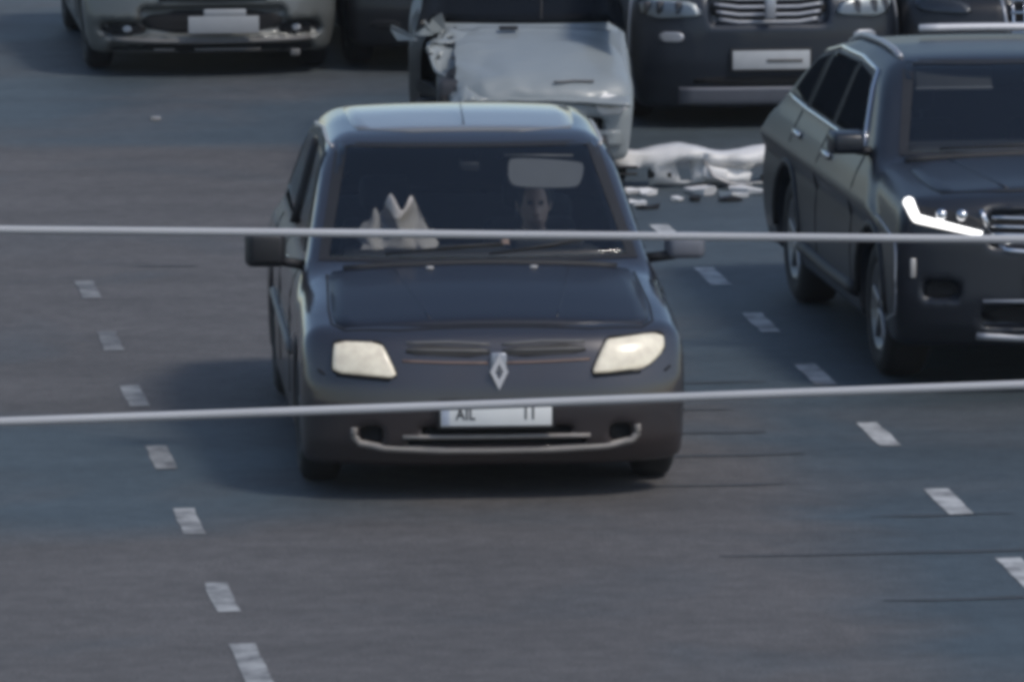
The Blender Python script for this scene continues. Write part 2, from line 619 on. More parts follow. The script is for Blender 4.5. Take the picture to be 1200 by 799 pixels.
AX = {'front': (Vector((0, 1, 0)), lambda a, b: Vector((a, -1.0, b))),
      'top': (Vector((0, 0, -1)), lambda a, b: Vector((a, b, 4.0))),
      'left': (Vector((1, 0, 0)), lambda a, b: Vector((-3.0, a, b))),
      'right': (Vector((-1, 0, 0)), lambda a, b: Vector((3.0, a, b)))}


def cast(c, side, a, b, fallback=True):
    d, og = AX[side]
    o = og(a, b)
    h = c.bvh.ray_cast(o, d)
    if h[0] is None and fallback:
        h = c.bvh.find_nearest(o + d * 1.5)
        if h[0] is None:
            return o + d
        p = h[0]
        # keep the drawn outline, take only the depth
        k = p.dot(d) - o.dot(d)
        return o + d * k
    return h[0]


def row_fill(outline, rows, cols):
    zs = [p[1] for p in outline]
    z0, z1 = min(zs), max(zs)
    G = []
    n = len(outline)
    for r in range(rows):
        t = r / (rows - 1)
        z = z0 + (z1 - z0) * (0.004 + 0.992 * t)
        xs = []
        for i in range(n):
            a, b = outline[i], outline[(i + 1) % n]
            if (a[1] - z) * (b[1] - z) < 0:
                xs.append(a[0] + (b[0] - a[0]) * (z - a[1]) / (b[1] - a[1]))
        if not xs:
            xs = [outline[0][0]] * 2
        xa, xb = min(xs), max(xs)
        G.append([(xa + (xb - xa) * k / (cols - 1), z) for k in range(cols)])
    return G


def drape(c, name, outline, side, mat, parent, proud=0.004, depth=0.02, rounds=2, rows=10, cols=14, bulge=0.0):
    """a thin panel laid on the body: the outline is given in the view from that side"""
    if rounds:
        outline = chaikin(outline, rounds)
    G = row_fill(outline, rows, cols)
    d = AX[side][0]
    V, F = [], []
    for r, row in enumerate(G):
        for k, (a, b) in enumerate(row):
            p = cast(c, side, a, b)
            u, v = 2 * k / (cols - 1) - 1, 2 * r / (rows - 1) - 1
            V.append(p - d * (proud + bulge * (1 - u * u) * (1 - v * v)))
    for r in range(rows - 1):
        for k in range(cols - 1):
            i = r * cols + k
            F.append((i, i + 1, i + cols + 1, i + cols))
    ring = [k for k in range(cols)] + [r * cols + cols - 1 for r in range(1, rows)] + \
           [(rows - 1) * cols + k for k in range(cols - 2, -1, -1)] + [r * cols for r in range(rows - 2, 0, -1)]
    b0 = len(V)
    for i in ring:
        V.append(V[i] + d * depth)
    m = len(ring)
    for j in range(m):
        F.append((ring[j], b0 + j, b0 + (j + 1) % m, ring[(j + 1) % m]))
    me = bpy.data.meshes.new(name)
    me.from_pydata([tuple(v) for v in V], [], F)
    bm = bmesh.new()
    bm.from_mesh(me)
    bmesh.ops.remove_doubles(bm, verts=bm.verts, dist=1e-5)
    bmesh.ops.recalc_face_normals(bm, faces=bm.faces)
    bm.to_mesh(me)
    bm.free()
    o = link(name, me, mat, parent)
    for p in me.polygons[(rows - 1) * (cols - 1):]:
        p.use_smooth = False
    return o


def strip(c, name, pts, side, r, mat, parent, proud=0.0, seg=8, sub=4):
    """a moulding that follows the body along a path"""
    P = []
    for i in range(len(pts) - 1):
        for k in range(sub):
            t = k / sub
            P.append((pts[i][0] * (1 - t) + pts[i + 1][0] * t, pts[i][1] * (1 - t) + pts[i + 1][1] * t))
    P.append(pts[-1])
    d = AX[side][0]
    return tube(name, [cast(c, side, a, b) - d * proud for a, b in P], r, mat, parent, seg)


def in_poly(px, pz, poly):
    ins = np.zeros(px.shape, bool)
    n = len(poly)
    for i in range(n):
        x0, z0 = poly[i]
        x1, z1 = poly[(i + 1) % n]
        if z0 == z1:
            continue
        m = ((z0 > pz) != (z1 > pz)) & (px < (x1 - x0) * (pz - z0) / (z1 - z0) + x0)
        ins ^= m
    return ins


def shell(c, parent, mat, holes=(), name='body', warp=None):
    """link the body shell, with openings where the glass goes"""
    V, F = c.V, c.F
    if holes:
        ce = V[F].mean(1)
        a = V[F[:, 1]] - V[F[:, 0]]
        b = V[F[:, 2]] - V[F[:, 0]]
        nn = np.cross(a, b)
        nn /= np.linalg.norm(nn, axis=1)[:, None] + 1e-9
        keep = np.ones(len(F), bool)
        for side, poly in holes:
            if side == 'front':
                m = in_poly(ce[:, 0], ce[:, 2], poly) & (nn[:, 1] < -0.1) & (ce[:, 1] < c.L * .62) & (ce[:, 1] > 0.7)
            elif side == 'left':
                m = in_poly(ce[:, 1], ce[:, 2], poly) & (nn[:, 0] < -0.4)
            else:
                m = in_poly(ce[:, 1], ce[:, 2], poly) & (nn[:, 0] > 0.4)
            keep &= ~m
        F = F[keep]
    V2 = V if warp is None else warp(V.copy())
    return mesh_obj(name, V2, F, mat, parent)


def shrink(poly, k):
    cx = sum(p[0] for p in poly) / len(poly)
    cz = sum(p[1] for p in poly) / len(poly)
    out = []
    for p in poly:
        d = math.hypot(p[0] - cx, p[1] - cz)
        s = max(0, (d - k) / d)
        out.append((cx + (p[0] - cx) * s, cz + (p[1] - cz) * s))
    return out


def mir(poly):
    return [(-a, b) for a, b in poly][::-1]


def lathe_x(profile, seg=28):
    V, F = [], []
    n = len(profile)
    for k in range(seg):
        t = 2 * math.pi * k / seg
        for (x, r) in profile:
            V.append((x, r * math.cos(t), r * math.sin(t)))
    for k in range(seg):
        k2 = (k + 1) % seg
        for i in range(n - 1):
            F.append((k * n + i, k * n + i + 1, k2 * n + i + 1, k2 * n + i))
    return V, F


def wheels(c, parent, rim='alloy', tw=0.2):
    wb0, wb1, R = c.wheels
    for sx in (-1, 1):
        for wy in (wb0, wb1):
            h = tw / 2
            V, F = lathe_x([(-h * .7, R * .62), (-h * .95, R * .72), (-h, R * .85), (-h * .8, R * .97), (-h * .4, R), (h * .4, R),
                            (h * .8, R * .97), (h, R * .85), (h * .95, R * .72), (h * .7, R * .62)])
            t = mesh_obj('wheel', V, F, M['rubber'], parent)
            t.location = (sx * (c.W - getattr(c, 'wheel_inset', 0.035) - h), wy, R)
            bm = bmesh.new()
            V, F = lathe_x([(h * .75, R * .66), (h * .9, R * .63), (h * .5, R * .58), (h * .35, R * .3), (h * .35, 0.001)])
            vs = [bm.verts.new((sx * v[0], v[1], v[2])) for v in V]
            for f in F:
                bm.faces.new([vs[i] for i in f])
            for k in range(5):
                b = box_bm(0.03, R * .13, R * .5, (0, 0, R * .34), 0.008)
                bmesh.ops.rotate(b, cent=(0, 0, 0), matrix=Matrix.Rotation(k * 2 * math.pi / 5, 3, 'X'), verts=b.verts)
                bmesh.ops.translate(b, vec=(sx * h * .75, 0, 0), verts=b.verts)
                join_bm(bm, b)
            bmesh.ops.remove_doubles(bm, verts=bm.verts, dist=1e-5)
            bm_obj('rim', bm, M[rim], t)


def mirror(parent, sx, p, size, shell_mat, back=True):
    """door mirror: housing on a foot, the mirror glass on the far face"""
    x, y, z = p
    bm = box_bm(size[0], size[1], size[2], (0, 0, 0), 0.035, seg=3)
    for v in bm.verts:
        if v.co.y < 0:
            v.co.x *= 0.86
            v.co.z *= 0.84
    bmesh.ops.translate(bm, vec=(x + sx * size[0] / 2, y, z), verts=bm.verts)
    o = bm_obj('door_mirror', bm, shell_mat, parent)
    tube('mirror_foot', [(x - sx * 0.09, y + 0.02, z - size[2] * .45), (x + sx * .05, y, z - size[2] * .3)], 0.025, M['black'], o)
    box('mirror_glass', size[0] * .85, 0.006, size[2] * .8, (x + sx * size[0] / 2, y + size[1] / 2 + 0.002, z), M['chrome'], o, 0.002)


def seat(parent, x, y, z):
    o = bm_obj('seat', box_bm(0.48, 0.5, 0.16, (x, y, z), 0.05, seg=3), M['cloth'], parent)
    rot = Matrix.Rotation(math.radians(-18), 3, 'X')
    bm_obj('backrest', box_bm(0.46, 0.13, 0.62, (x, y + 0.32, z + 0.33), 0.05, seg=3), M['cloth'], o)
    bm_obj('headrest', box_bm(0.26, 0.10, 0.17, (x, y + 0.40, z + 0.76), 0.04, seg=3), M['cloth'], o)
    for d in (-.06, .06):
        tube('headrest_post', [(x + d, y + .36, z + .6), (x + d, y + .40, z + .72)], 0.007, M['steel'], o, 6)


def steering_wheel(parent, x, y, z, tilt=25):
    rot = Matrix.Rotation(math.radians(90 - tilt), 3, 'X')
    pts = [Vector((x, y, z)) + rot @ Vector((0.185 * math.cos(t), 0.185 * math.sin(t), 0)) for t in np.linspace(0, 2 * math.pi, 33)]
    o = tube('steering_wheel', pts, 0.015, M['black'], parent, 8)
    for a in (180, 0, 270):
        e = Vector((x, y, z)) + rot @ Vector((0.18 * math.cos(math.radians(a)), 0.18 * math.sin(math.radians(a)), 0))
        tube('wheel_spoke', [Vector((x, y, z)), e], 0.014, M['black'], o, 6)
    box('wheel_hub', 0.13, 0.04, 0.11, (x, y, z), M['black'], o, 0.015)


def number_plate(parent, p, w=0.52, h=0.112, tilt=0.0, mat='plate', frame=True, text=None, name='license_plate'):
    x, y, z = p
    rot = Matrix.Rotation(tilt, 3, 'X')
    o = box(name, w, 0.008, h, (x, y, z), M[mat], parent, 0.003, None)
    if frame:
        bm = bmesh.new()
        for sx in (-1, 1):
            join_bm(bm, box_bm(0.014, 0.014, h + 0.028, (x + sx * (w / 2 + 0.008), y + .003, z), 0.003))
        for sz in (-1, 1):
            join_bm(bm, box_bm(w + 0.002, 0.014, 0.013, (x, y + .003, z + sz * (h / 2 + 0.0075)), 0.003))
        bm_obj('plate_frame', bm, M['black'], o)
    return o


def letters(parent, text, p, size, mat, name='plate_characters', spacing=1.0, sx=1.0):
    cu = bpy.data.curves.new(name, 'FONT')
    cu.body = text
    cu.size = size
    cu.extrude = 0.0012
    cu.offset = 0.0012
    cu.space_character = spacing
    cu.materials.append(mat)
    tmp = bpy.data.objects.new(name, cu)
    COL.objects.link(tmp)
    me = bpy.data.meshes.new_from_object(tmp.evaluated_get(bpy.context.evaluated_depsgraph_get()))
    bpy.data.objects.remove(tmp)
    o = bpy.data.objects.new(name, me)
    COL.objects.link(o)
    o.parent = parent
    o.location = p
    o.rotation_euler = (math.radians(90), 0, 0)
    o.scale = (sx, 1, 1)
    return o


def wiper(c, parent, path, name='wiper'):
    P = [cast(c, 'front', a, b) - Vector((0, 0.014, 0)) for a, b in path]
    o = tube(name, P, 0.008, M['black'], parent, 6)
    return o


# ------------------------------------------------------------------ road
def road():
    n = 60
    o = mesh_obj('road', [(-900, -100, 0), (900, -100, 0), (900, 2500, 0), (-900, 2500, 0)], [(0, 1, 2, 3)], M['asphalt'], None, False)
    o['kind'] = 'structure'

    def dash(x, y, l, wd, ragged, mat='roadpaint'):
        k = 5
        V, F = [], []
        for i in range(k):
            t = i / (k - 1)
            a = wd / 2 * (1 - ragged * random.random())
            b = wd / 2 * (1 - ragged * random.random())
            yy = y - l / 2 + l * t
            V += [(x - a, yy, 0.004), (x + b, yy, 0.004)]
        for i in range(k - 1):
            F.append((2 * i, 2 * i + 1, 2 * i + 3, 2 * i + 2))
        d = mesh_obj('lane_dash', V, F, M[mat], o, False)
        return d
    for y in (41.0, 39.02, 37.11, 35.17, 33.35, 31.41):
        dash(2.45, y, 0.70, 0.115, 0.22, 'fadedpaint' if y > 38 else 'wornpaint')
    dash(2.45, 29.85, 0.95, 0.13, 0.2, 'wornpaint')
    for y in (43.0, 41.12, 39.29, 37.41, 35.45, 33.46, 31.60):
        dash(6.03, y, 0.72, 0.125, 0.2)
    # dark transverse tar seams
    for (x0, x1, y, wd) in ((4.55, 5.45, 36.3, .07), (4.75, 5.6, 34.9, .10), (4.6, 5.4, 34.05, .06), (4.75, 6.6, 32.15, .06),
                            (5.3, 6.9, 31.0, .09), (5.2, 5.75, 37.2, .05), (2.75, 3.15, 41.9, .05), (5.0, 5.5, 35.6, .09), (5.6, 6.3, 33.1, .05)):
        k = 14
        V, F = [], []
        for i in range(k):
            t = i / (k - 1)
            x = x0 + (x1 - x0) * t
            yy = y + 0.05 * noise.noise(Vector((x * 1.7, y, 0)))
            hw = wd * (0.25 + 0.5 * abs(noise.noise(Vector((x * 3, y, 5))))) * math.sin(math.pi * min(1, max(.03, t * 1.0))) ** .4
            V += [(x, yy - hw, 0.004), (x, yy + hw, 0.004)]
        for i in range(k - 1):
            F.append((2 * i, 2 * i + 2, 2 * i + 3, 2 * i + 1))
        mesh_obj('tar_seam', V, F, M['tar'], o, False)


road()

# ------------------------------------------------------------------ dark saloon in the middle lane
sedan = build_body(dict(
    tuck=0.012, wheel_inset=0.012, L=4.25, W=0.905, bottom=0.165, belt=0.98, res=0.026,
    top=[(-0.2, 0.72), (0.05, 0.76), (0.2, 0.835), (0.6, 0.92), (1.1, 0.985), (1.5, 0.985), (3.3, 1.0), (3.6, 1.0), (4.2, 0.97), (4.4, 0.9)],
    front=[(0.05, 0.2), (0.15, 0.10), (0.28, 0.02), (0.45, 0.0), (0.56, 0.015), (0.66, 0.05), (0.78, 0.10), (0.95, 0.25)],
    rear=[(0.1, 0.2), (0.3, 0.03), (0.5, 0.0), (0.8, 0.05), (1.1, 0.15)],
    roof=[(0.0, 1.30), (1.7, 1.46), (2.1, 1.51), (2.6, 1.55), (3.0, 1.545), (3.5, 1.45), (4.3, 1.2)],
    ws=((1.12, 0.98), (1.98, 1.47)), rs=((3.85, 1.0), (3.25, 1.46)), gtan=0.27,
    wheels=(0.80, 3.45, 0.31), fcurve=(0.20, 4.2),
    cuts=[(0.0, 0.345, 0.36, 0.022, 0.07, 0.02), (0.0, 0.292, 0.42, 0.018, 0.07, 0.016), (0.585, 0.325, 0.055, 0.045, 0.06, 0.03)]))
S = thing('sedan', 'dark navy four-door saloon driving in the middle lane under the two overhead cables', 'car', (3.92, 33.66, 0), math.radians(-2.4))
ws_out = [(-0.745, 1.0), (0.745, 1.0), (0.615, 1.455), (-0.615, 1.455)]
sw_out = [(1.50, 1.0), (3.55, 1.02), (3.28, 1.38), (2.6, 1.45), (2.05, 1.41)]
body = shell(sedan, S, M['navy'], [('front', ws_out), ('left', sw_out), ('right', sw_out)])


def frame_ring(c, name, outline, k, side, mat, parent, proud):
    """black band round a pane, between the outline and the outline shrunk by k"""
    inner = shrink(outline, k)
    V, F = [], []
    d = AX[side][0]
    n = len(outline)
    sub = 10
    for i in range(n):
        for s_ in range(sub):
            t = s_ / sub
            for poly in (outline, inner):
                a, b = poly[i], poly[(i + 1) % n]
                V.append(cast(c, side, a[0] + (b[0] - a[0]) * t, a[1] + (b[1] - a[1]) * t) - d * proud)
    m = n * sub
    for j in range(m):
        j2 = (j + 1) % m
        F.append((2 * j, 2 * j + 1, 2 * j2 + 1, 2 * j2))
    o = mesh_obj(name, V, F, mat, parent)
    return o


def grow(poly, k):
    return shrink(poly, -k)


g = drape(sedan, 'windscreen', grow(ws_out, 0.015), 'front', M['glass'], S, 0.006, 0.004, 0, 14, 20)
frame_ring(sedan, 'windscreen_frame', grow(ws_out, 0.03), 0.055, 'front', M['black'], g, 0.009)
for side in ('left', 'right'):
    g = drape(sedan, 'side_window', grow(sw_out, 0.01), side, M['glass'], S, 0.005, 0.004, 0, 8, 18)
    frame_ring(sedan, 'window_frame', grow(sw_out, 0.025), 0.045, side, M['black'], g, 0.008)
    strip(sedan, 'window_pillar', [(2.52, 1.0), (2.55, 1.42)], side, 0.03, M['black'], g, 0.0)
    # door gap lines and handles
    sgn = -1 if side == 'left' else 1
    for dy in (1.45, 2.5, 3.3):
        strip(sedan, 'door_seam', [(dy, 0.32), (dy + .02, 0.65), (dy + .03, 0.95)], side, 0.006, M['void'], body, -0.001, 5)
    for dy in (2.3, 3.2):
        q = cast(sedan, side, dy, 0.86)
        box('door_handle', 0.03, 0.18, 0.03, (q.x + sgn * 0.012, q.y, q.z), M['navy'], body, 0.01)
    strip(sedan, 'side_moulding', [(1.2, 0.56), (2.2, 0.57), (3.1, 0.58)], side, 0.022, M['trim'], body, 0.004)
    strip(sedan, 'roof_moulding', [(2.05, 1.44), (2.6, 1.47), (3.2, 1.43)], side, 0.010, M['paletrim'], body, 0.0)
drape(sedan, 'roof', [(-.50, 2.10), (.50, 2.10), (.56, 2.3), (.57, 3.0), (.50, 3.30), (-.50, 3.30), (-.57, 3.0), (-.56, 2.3)], 'top', M['sheenroof'], S, 0.004, 0.012, 1, 14, 16)
# bonnet as its own panel with shut lines
hood_out = [(-0.45, 0.185), (0.45, 0.185), (0.70, 0.235), (0.745, 0.30), (0.75, 0.5), (0.73, 1.08), (0.70, 1.10), (0.3, 1.085), (-0.3, 1.085), (-0.70, 1.10), (-0.73, 1.08), (-0.75, 0.5), (-0.745, 0.30), (-0.70, 0.235)]
hood = drape(sedan, 'hood', hood_out, 'top', M['navyhood'], S, 0.007, 0.02, 1, 16, 20)
for sx in (-1, 1):
    strip(sedan, 'hood_crease', [(sx * 0.30, 0.25), (sx * 0.36, 0.6), (sx * 0.42, 1.03)], 'top', 0.006, M['navyhood'], hood, 0.004)
    p = cast(sedan, 'top', sx * .25, 1.0)
    box('washer_nozzle', 0.035, 0.03, 0.014, (p.x, p.y, p.z + 0.012), M['paletrim'], hood, 0.005)
gap = [(-0.74, 1.07), (-0.762, 0.5), (-0.757, 0.30), (-0.70, 0.222), (-0.45, 0.172), (0, 0.172), (0.45, 0.172), (0.70, 0.222), (0.757, 0.30), (0.762, 0.5), (0.74, 1.07)]
strip(sedan, 'hood_gap', gap, 'top', 0.006, M['void'], body, -0.001, 6)
strip(sedan, 'cowl_panel', [(-0.66, 1.115), (-0.3, 1.09), (0.3, 1.09), (0.66, 1.115)], 'top', 0.022, M['black'], S, 0.0)
# headlights
hl_l = [(-0.755, 0.615), (-0.765, 0.635), (-0.755, 0.745), (-0.735, 0.755), (-0.55, 0.755), (-0.53, 0.745), (-0.47, 0.62), (-0.475, 0.605), (-0.5, 0.60)]
hl_r = [(0.455, 0.61), (0.45, 0.622), (0.515, 0.75), (0.54, 0.765), (0.78, 0.775), (0.80, 0.76), (0.80, 0.70), (0.73, 0.64), (0.68, 0.62)]
for out, sx in ((hl_l, -1), (hl_r, 1)):
    hl = drape(sedan, 'headlight', out, 'front', M['reflector'], S, 0.010, 0.05, 1, 12, 14)
    drape(sedan, 'headlight_lens', out, 'front', M['frosted'], hl, 0.03, 0.035, 1, 12, 14, 0.012)
    p = cast(sedan, 'front', sx * 0.66, 0.68)
    bm = bmesh.new()
    bmesh.ops.create_uvsphere(bm, u_segments=16, v_segments=10, radius=0.034)
    bmesh.ops.scale(bm, vec=(1, .4, 1), verts=bm.verts)
    bmesh.ops.translate(bm, vec=p + Vector((0, -0.011, 0)), verts=bm.verts)
    bm_obj('headlight_bulb', bm, M['bulb'], hl)
    for lx, lz, lr in ((.66, .68, .062), (.555, .665, .045)):
        ring = [(sx * lx + lr * math.cos(t), lz + lr * math.sin(t)) for t in np.linspace(0, 2 * math.pi, 19)]
        strip(sedan, 'reflector_bowl', ring, 'front', .006, M['bowl'], hl, .012, 6, 1)
    p = cast(sedan, 'front', sx * 0.53, 0.69)
    strip(sedan, 'headlight_rim', [(out[0][0] + (0.01 if sx < 0 else 0), out[0][1] - .012), (out[-1][0], out[-1][1] - 0.012)], 'front', 0.009, M['black'], hl, 0.004)
    strip(sedan, 'lamp_gap', out + out[:1], 'front', .007, M['void'], hl, .004, 6, 2)
    # indicator end and corner gap
    strip(sedan, 'fender_seam', [(sx * .80, 0.60), (sx * .83, 0.62)], 'front', 0.006, M['void'], body, 0)
# grille: two slots with chrome edges and bars
for sx in (-1, 1):
    sl_ = [(sx * 0.03, 0.685), (sx * 0.43, 0.695), (sx * 0.41, 0.745), (sx * 0.03, 0.735)]
    gr = drape(sedan, 'grille', sl_, 'front', M['grilledark'], S, 0.003, 0.01, 1, 6, 12)
    strip(sedan, 'grille_edge', [(sx * 0.03, 0.742), (sx * 0.22, 0.754), (sx * 0.42, 0.750)], 'front', 0.007, M['trim'], gr, 0.002)
    strip(sedan, 'grille_bar', [(sx * 0.04, 0.715), (sx * 0.42, 0.722)], 'front', 0.006, M['trim'], gr, 0.006)
    strip(sedan, 'grille_bar', [(sx * 0.04, 0.66), (sx * 0.24, 0.664), (sx * 0.44, 0.672)], 'front', 0.006, M['brasstrim'], gr, 0.002)
# emblem on the nose: a tall hollow diamond
p = cast(sedan, 'front', 0.0, 0.62)
V, F = [], []
dm = [(0, 0.085), (0.042, 0.0), (0, -0.085), (-0.042, 0.0)]
for dy in (-0.024, 0.004):
    for s_ in (1.0, 0.45):
        V += [(a * s_ , dy, b * s_) for a, b in dm]
for i in range(4):
    j = (i + 1) % 4
    F += [(i, j, 4 + j, 4 + i), (i, 8 + i, 8 + j, j), (4 + i, 4 + j, 12 + j, 12 + i)]
em = mesh_obj('emblem', V, F, M['palechrome'], S, False)
em.location = (0.01, p.y - 0.012, 0.625)
box('emblem_mount', 0.075, 0.02, 0.17, (0.01, p.y + 0.006, 0.625), M['silver'], S, 0.02)
# plate
p = cast(sedan, 'front', 0.0, 0.43)
pl = number_plate(S, (-0.005, p.y - 0.02, 0.43))
box('country_band', .035, .004, .10, (-0.242, p.y - 0.0235, .43), M['bandblue'], pl, .001)
letters(pl, 'II', (0.125, p.y - 0.0255, 0.405), 0.078, M['plateink'], spacing=1.6, sx=.8)
letters(pl, 'AIL', (-0.195, p.y - 0.0255, 0.405), 0.078, M['plateink'], spacing=1.05, sx=.8)
# lower bumper: pale lip that turns up at its ends, fog recesses, intake bars
strip(sedan, 'bumper_lip', [(-0.665, 0.36), (-0.668, 0.32), (-0.64, 0.285), (-0.52, 0.262), (-0.25, 0.25), (0, 0.248), (0.25, 0.25), (0.52, 0.262), (0.64, 0.285), (0.668, 0.32), (0.665, 0.36)],
      'front', 0.017, M['liptrim'], S, -0.005)
strip(sedan, 'intake_bar', [(-0.44, 0.318), (0, 0.316), (0.44, 0.318)], 'front', 0.011, M['liptrim'], S, 0.0)
for sx in (-1, 1):
    drape(sedan, 'fog_recess', [(sx * .585 - .05, .285), (sx * .585 + .05, .285), (sx * .585 + .05, .365), (sx * .585 - .05, .365)], 'front', M['void'], S, 0.003, 0.004, 1, 6, 8)
    p = cast(sedan, 'front', sx * 0.845, 0.42)
    box('side_reflector', 0.02, 0.05, 0.075, (sx * 0.865, 0.30, 0.43), M['paletrim'] if sx > 0 else M['trim'], S, 0.006)
drape(sedan, 'intake', [(-.35, .326), (.35, .326), (.35, .364), (-.35, .364)], 'front', M['void'], S, 0.003, 0.004, 0, 4, 14)
drape(sedan, 'intake', [(-.41, .277), (.41, .277), (.41, .306), (-.41, .306)], 'front', M['void'], S, 0.003, 0.004, 0, 4, 14)
wheels(sedan, S, 'steel')
mirror(S, -1, (-0.92, 1.38, 1.03), (0.20, 0.14, 0.19), M['black'])
mirror(S, 1, (0.92, 1.38, 1.02), (0.20, 0.14, 0.13), M['skid'])
wiper(sedan, S, [(-0.45, 1.02), (-0.1, 1.05), (0.12, 1.06)])
wiper(sedan, S, [(0.05, 1.02), (0.35, 1.05), (0.55, 1.08)])
tube('aerial', [(0.0, 2.15, 1.5), (0.0, 2.55, 1.62)], [0.004, 0.002], M['black'], S, 6)


def interior(root, x, y0, zf, visors=(), wheel=True, floor=(1.2, 3.4), hw=0.72):
    """dashboard, floor and two front seats; the wheel stands at x"""
    box('cabin_floor', hw * 2, floor[1] - floor[0], 0.04, (0, (floor[0] + floor[1]) / 2, zf), M['cloth'], root, 0.0)
    d = box('dashboard', hw * 1.78, 0.46, 0.24, (0, y0, zf + 0.62), M['dash'], root, 0.06)
    box('instrument_hood', 0.36, 0.22, 0.09, (x, y0 + 0.08, zf + 0.765), M['dash'], d, 0.035)
    for sx in (-1, 1):
        seat(root, sx * abs(x), y0 + 0.85, zf + 0.10)
    if wheel:
        steering_wheel(root, x, y0 + 0.38, zf + 0.59)
    box('rear_bench', hw * 1.7, 0.14, 0.55, (0, floor[1] - .25, zf + 0.52), M['cloth'], root, 0.05)


interior(S, 0.36, 1.50, 0.26)
# sun visor folded down on the driver's side
vz = Matrix.Rotation(math.radians(-24), 3, 'X')
bm = bmesh.new()
vo = chaikin([(-.19, .05), (-.17, .075), (.16, .07), (.19, .045), (.17, -.05), (.12, -.07), (-.14, -.078), (-.185, -.05)], 2)
f_ = bm.faces.new([bm.verts.new((a, 0, b)) for a, b in vo])
r_ = bmesh.ops.extrude_face_region(bm, geom=[f_])
bmesh.ops.translate(bm, vec=(0, .02, 0), verts=[e for e in r_['geom'] if isinstance(e, bmesh.types.BMVert)])
bmesh.ops.rotate(bm, cent=(0, 0, 0), matrix=vz @ Matrix.Rotation(math.radians(3), 3, 'Y'), verts=bm.verts)
bmesh.ops.translate(bm, vec=(0.385, 1.92, 1.315), verts=bm.verts)
vis = bm_obj('sun_visor', bm, M['visor'], S, False)
tube('visor_rod', [(0.18, 1.96, 1.40), (0.52, 1.96, 1.395)], 0.008, M['trim'], vis, 6)
box('mirror_glass', 0.10, 0.02, 0.05, (0, 1.84, 1.36), M['black'], S, 0.01).name = 'rear_view_mirror'

# ------------------------------------------------------------------ driver
def rcone(P, a, b, ra, rb):
    a, b = np.array(a), np.array(b)
    ab = b - a
    t = np.clip(((P - a) @ ab) / (ab @ ab), 0, 1)
    q = a + t[..., None] * ab
    return np.linalg.norm(P - q, axis=-1) - (ra + (rb - ra) * t)


def ell(P, c, r):
    q = (P - np.array(c)) / np.array(r)
    k = np.linalg.norm(q, axis=-1)
    return (k - 1) * min(r)


